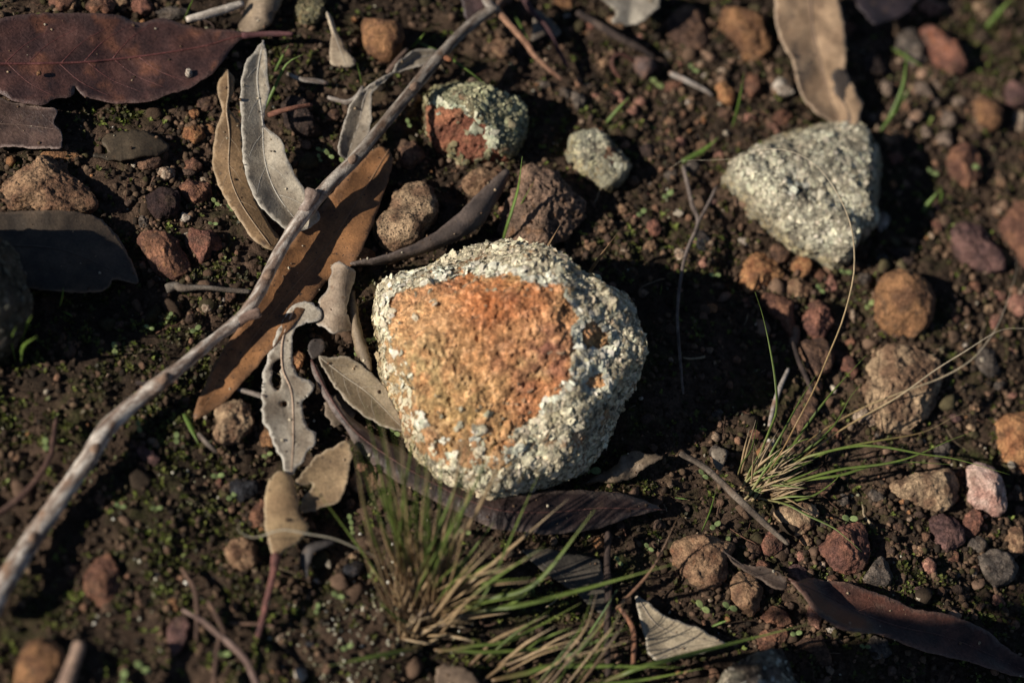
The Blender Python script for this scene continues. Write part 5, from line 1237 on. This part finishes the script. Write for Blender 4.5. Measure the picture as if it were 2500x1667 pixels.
# unseen leafy plant, added beyond the left edge to shade the lower right
def added_sapling():
    tgt = P(2480, 1690, 0)[0]; to_sun = -np.array(ld)
    top = tgt + to_sun * (0.205 / to_sun[2])
    foot = np.array([top[0] - 0.012, top[1] - 0.01, 0]); foot[2] = gh0(foot[0], foot[1])[0]
    o = empty('added_sapling', foot); tag(o, 'unseen leafy gum plant added beyond the left edge to shade the lower corner', 'added_sapling')
    p = resample(np.array([foot, foot + (top - foot) * 0.4 + [0.006, 0.004, 0], top + [0, 0, 0.02]]), 14)
    V, F = tube_geo(p, np.linspace(0.0022, 0.0009, 14), 8); mesh('stem', V, F, M_BARK, np.tile(lin(120, 92, 76), (len(V), 1)), o)
    r = np.random.RandomState(4)
    for k in range(46):
        c = top + r.normal(size=3) * np.array([0.018, 0.011, 0.014])
        q = p[np.argmin(np.abs(p[:, 2] - c[2] + 0.01))]
        d = c - q; d[2] -= 0.01; d /= np.linalg.norm(d); sdv = np.cross(d, [0.2, 0.1, 1]); sdv /= np.linalg.norm(sdv); up = np.cross(sdv, d)
        u = np.linspace(0, 1, 9); wv = np.sin(np.pi * u ** 0.8) * 0.0058 + 0.0002; ln = r.uniform(0.024, 0.04)
        pc = c + np.outer((u - 0.4) * ln, d) - np.outer(0.008 * u ** 2, [0, 0, 1])
        top_ = np.concatenate([pc - sdv * wv[:, None] + up * 0.001, pc + up * 0.0002, pc + sdv * wv[:, None] + up * 0.001]); V = np.concatenate([top_, top_ - up * 0.0003])
        i = np.arange(8); F = np.vstack([np.stack([i + a, i + a + 9, i + a + 10, i + a + 1], 1) for a in (0, 9)]); G = F[:, ::-1] + 27
        E = np.vstack([np.stack([i, i + 1, i + 28, i + 27], 1), np.stack([i + 18, i + 45, i + 46, i + 19], 1)])
        mesh('leaf', V, np.vstack([F, G, E]), M_LEAF, np.tile(lin(92, 110, 62), (len(V), 1)) * r.uniform(.8, 1.2), o, extra={'Spk': np.zeros(len(V))})
added_sapling()

# ------------------------------------------------------------------ ground cover that nobody could count
def scatter(n, seed, fn=None, lim=(-0.19, 0.19, -0.15, 0.165)):
    r = np.random.RandomState(seed)
    x = r.uniform(lim[0], lim[1], n); y = r.uniform(lim[2], lim[3], n)
    if fn is not None:
        k = r.rand(n) < fn(np.stack([x, y, np.zeros(n)], 1)); x, y = x[k], y[k]
    return x, y, r
def crumbs(name, label, x, y, r, rad, cols, lvl, sink=0.2, zabs=None, mat=None, squash=0.75, kinds=10, cat='soil'):
    D, F = ico(lvl); n = len(x); m = len(D)
    shapes = np.stack([D * (1 + 0.5 * fbm(D * 1.3 + k * 7.7, 3, k))[:, None] for k in range(kinds)])
    for k in range(kinds):
        if lvl > 1: shapes[k] *= (1 + 0.25 * fbm(D * 4 + k * 3.3, 3, k + 20))[:, None]
        for _ in range(6):
            nn = r.normal(size=3); nn /= np.linalg.norm(nn); e = shapes[k] @ nn - 0.62
            shapes[k] -= np.where(e > 0, e * 0.9, 0)[:, None] * nn
    ki = r.randint(0, kinds, n); ang = r.rand(n) * 6.283; tl = r.normal(size=n) * 0.5
    sx = rad * r.uniform(0.75, 1.3, n); sy = rad * r.uniform(0.7, 1.1, n); sz = rad * squash * r.uniform(0.7, 1.2, n)
    q = shapes[ki] * np.stack([sx, sy, sz], 1)[:, None, :]
    ct, st_ = np.cos(tl)[:, None], np.sin(tl)[:, None]
    q = np.stack([q[..., 0] * ct - q[..., 2] * st_, q[..., 1], q[..., 0] * st_ + q[..., 2] * ct], 2)
    ca, sa = np.cos(ang)[:, None], np.sin(ang)[:, None]
    q = np.stack([q[..., 0] * ca - q[..., 1] * sa, q[..., 0] * sa + q[..., 1] * ca, q[..., 2]], 2)
    z = gh0(x, y) + ground_relief(np.stack([x, y, np.zeros(n)], 1)) + sz * (1 - sink) - 0.0004
    if zabs is not None: z = zabs + sz * 0.6
    V = q + np.stack([x, y, z], 1)[:, None, :]
    FF = (F[None] + (np.arange(n) * m)[:, None, None]).reshape(-1, 3)
    C = np.repeat(cols[:, None, :], m, 1)
    o = mesh(name, V.reshape(-1, 3), FF, mat or M_CRUMB, C.reshape(-1, 3), origin=np.zeros(3), extra={'Spk': np.full(n * m, 0.2)})
    tag(o, label, cat, kind='stuff'); LABELS[label] = 1
def pick(r, n, pal, w=None, jit=0.25):
    pal = np.array([lin(*c) for c in pal]); i = r.choice(len(pal), n, p=w)
    return pal[i] * r.uniform(1 - jit, 1 + jit, (n, 1))
def openness(q):                                       # stonier towards the upper right, mossier at the lower left
    px = topx(q)
    return np.clip(0.5 + 0.5 * (px[:, 0] - 1250) / 1250 * 0.6 + 0.5 * fbm(q / 0.03, 2, 4), 0.1, 1)
WIDE = (-0.27, 0.27, -0.22, 0.235)
x, y, r_ = scatter(50000, 1, lambda q: np.where((np.abs(q[:, 0]) < 0.185) & (q[:, 1] > -0.145) & (q[:, 1] < 0.16), 1.0, 0.3), WIDE)
crumbs('soil_crumbs', 'fine dark brown soil crumbs covering the ground', x, y, r_, 0.00033 + 0.0012 * r_.rand(len(x)) ** 2.6, pick(r_, len(x), [(58, 46, 37), (78, 61, 48), (48, 40, 33), (100, 80, 62)]), 1, sink=0.5)
ct = np.vstack(CONTACT); r_ = np.random.RandomState(77)
crumbs('banked_crumbs', 'loose earth crumbs banked against the stones', ct[:, 0], ct[:, 1], r_, 0.0004 + 0.0011 * r_.rand(len(ct)) ** 2, pick(r_, len(ct), [(66, 52, 41), (88, 69, 53), (54, 44, 36), (116, 90, 70), (74, 66, 42)]), 1, sink=0.35)
lt = np.vstack(LEAFTOP); r_ = np.random.RandomState(78)
crumbs('leaf_grit', 'specks of grit and soil lying on the fallen leaves', lt[:, 0], lt[:, 1], r_, 0.00018 + 0.0005 * r_.rand(len(lt)) ** 3, pick(r_, len(lt), [(110, 86, 66), (70, 55, 44), (160, 136, 108), (190, 176, 150)]), 1, zabs=lt[:, 2])
def clod_zone(q):
    return np.clip(0.2 + 1.1 * fbm(q / 0.022, 2, 14) + 0.25 * openness(q), 0.03, 1)
x, y, r_ = scatter(4600, 12, clod_zone, WIDE)
crumbs('soil_clods', 'knobbly half-buried clods of earth all over the ground', x, y, r_, 0.0011 + 0.0026 * r_.rand(len(x)) ** 2, pick(r_, len(x), [(78, 61, 48), (98, 76, 60), (60, 49, 39), (118, 92, 74), (72, 64, 44)]) * (0.8 + 0.75 * sst(1100, 2000, topx(np.stack([x, y, 0 * x], 1)) @ np.array([1.0, -0.35])))[:, None], 2, sink=0.85, squash=0.7)
x, y, r_ = scatter(11500, 2, lambda q: openness(q) * np.where((np.abs(q[:, 0]) < 0.19) & (q[:, 1] > -0.15) & (q[:, 1] < 0.165), 1.0, 0.5), WIDE)
crumbs('fine_gravel', 'fine reddish and tan gravel between the larger stones', x, y, r_, 0.0005 + 0.0014 * r_.rand(len(x)) ** 2.6, pick(r_, len(x), [(122, 92, 72), (140, 102, 78), (92, 72, 60), (158, 132, 108), (170, 118, 76), (190, 174, 152)], [.27, .2, .33, .13, .04, .03]), 2, sink=0.3, mat=M_STONE, cat='gravel')
def pale_zone(q):
    px = topx(q); d = lambda a, b, s: np.exp(-(((px[:, 0] - a) ** 2 + (px[:, 1] - b) ** 2) / s ** 2))
    return np.clip(d(900, 1560, 140) * 0.9 + d(880, 1470, 70) * 0.7 + d(480, 1180, 70) * 0.35 + d(360, 1420, 110) * 0.25 + d(780, 1640, 90) * 0.5 + 0.012, 0, 1)
x, y, r_ = scatter(42000, 6, pale_zone)
crumbs('pale_lichen_scales', 'tiny pale lichen scales sprinkled round the grass tuft', x, y, r_, 0.00028 + 0.0005 * r_.rand(len(x)) ** 2, pick(r_, len(x), [(196, 188, 164), (160, 154, 124), (226, 220, 204), (120, 116, 92)], [.3, .35, .1, .25]), 1, sink=0.0, squash=0.5, cat='lichen')

def moss_zone(q):
    px = topx(q); d = lambda a, b, s, t: np.exp(-(((px[:, 0] - a) / s) ** 2 + ((px[:, 1] - b) / t) ** 2))
    base = d(330, 900, 230, 140) + d(430, 1230, 160, 200) + d(60, 980, 140, 90) * 1.2 + d(2300, 1470, 260, 80) + d(2080, 1400, 120, 60) + d(1330, 1540, 190, 130) + d(1500, 1180, 110, 60) + d(2230, 510, 70, 60) + d(1610, 620, 160, 60) * .6 + d(540, 640, 80, 80) * .7 + d(760, 180, 100, 120) * .5 + d(2420, 120, 120, 180) * .6 + d(330, 270, 130, 40) * .7 + d(1480, 330, 130, 40) * .6 + d(500, 1480, 220, 120) * .6
    return np.clip(1.35 * base * sst(-0.2, 0.25, fbm(q / 0.007, 3, 21)) + 0.07 + 0.35 * sst(0.22, 0.5, fbm(q / 0.016, 3, 33)), 0, 1)
def moss():
    x, y, r = scatter(84000, 8, moss_zone)
    n = len(x); K = 7
    z = gh0(x, y) + ground_relief(np.stack([x, y, np.zeros(n)], 1)) - 0.0003
    c = np.stack([x, y, z], 1)
    ang = r.rand(n, K) * 6.283; el = r.uniform(0.25, 1.3, (n, K)); ln = (0.0008 + 0.0013 * r.rand(n, K) ** 2)
    d = np.stack([np.cos(ang) * np.cos(el), np.sin(ang) * np.cos(el), np.sin(el)], 2)
    sd_ = np.stack([-np.sin(ang), np.cos(ang), np.zeros_like(ang)], 2)
    wd = ln * 0.26
    p0 = c[:, None, :] + np.zeros_like(d)
    p1 = p0 + d * (ln * 0.55)[..., None] + sd_ * wd[..., None]; p2 = p0 + d * (ln * 0.55)[..., None] - sd_ * wd[..., None]
    p3 = p0 + d * ln[..., None]; p3[..., 2] -= ln * 0.15
    V = np.stack([p0, p1, p3, p2], 2).reshape(-1, 3)
    F = np.arange(len(V)).reshape(-1, 4)
    cc = pick(r, n, [(78, 78, 36), (100, 104, 44), (62, 58, 34), (122, 134, 56), (86, 74, 48)], [.3, .22, .22, .1, .16])
    C = np.repeat(cc, K * 4, 0)
    o = mesh('moss', V, F, M_MOSS, C, origin=np.zeros(3)); tag(o, 'low dark green moss growing over the soil', 'moss', kind='stuff')
moss()
def litter():
    r = np.random.RandomState(31); VV = []; QQ = []; TT = []; CC = []; off = 0
    for k in range(330):
        x0, y0 = r.uniform(-0.18, 0.18), r.uniform(-0.14, 0.155)
        a = r.rand() * 6.283; ln = 0.0025 + 0.011 * r.rand() ** 2; n = 6
        th = a + np.cumsum(r.normal(size=n) * 0.22); st = ln / n
        x = x0 + np.cumsum(np.cos(th) * st); y = y0 + np.cumsum(np.sin(th) * st)
        z = gh0(x, y) + ground_relief(np.stack([x, y, 0 * x], 1)) + 0.0005 + 0.0009 * r.rand(n)
        rad = np.linspace(1, 0.5, n) * r.choice([0.00012, 0.0002, 0.0004], p=[.5, .35, .15])
        V, (Q, T) = tube_geo(np.stack([x, y, z], 1), rad, 5, r.choice([1.0, 0.35]))
        VV.append(V); QQ.append(Q + off); TT.append(T + off); off += len(V)
        c = [(96, 72, 58), (140, 118, 94), (70, 54, 48), (168, 148, 118), (120, 84, 66)][r.randint(5)]
        CC.append(np.tile(lin(*c), (len(V), 1)))
    o = mesh('plant_litter', np.vstack(VV), [np.vstack(QQ), np.vstack(TT)], M_BARK, np.vstack(CC), origin=np.zeros(3))
    tag(o, 'fine root fibres and scraps of dry stalk strewn over the soil', 'litter', kind='stuff')
litter()
finish_labels()

# ------------------------------------------------------------------ focus
fp = np.vstack([P(330, 150, 0.006), P(1880, 1120, 0.010), P(930, 900, 0.012)])
cd.dof.use_dof = True
cd.dof.focus_distance = float(depth(fp).mean())
cd.dof.aperture_fstop = 5.3
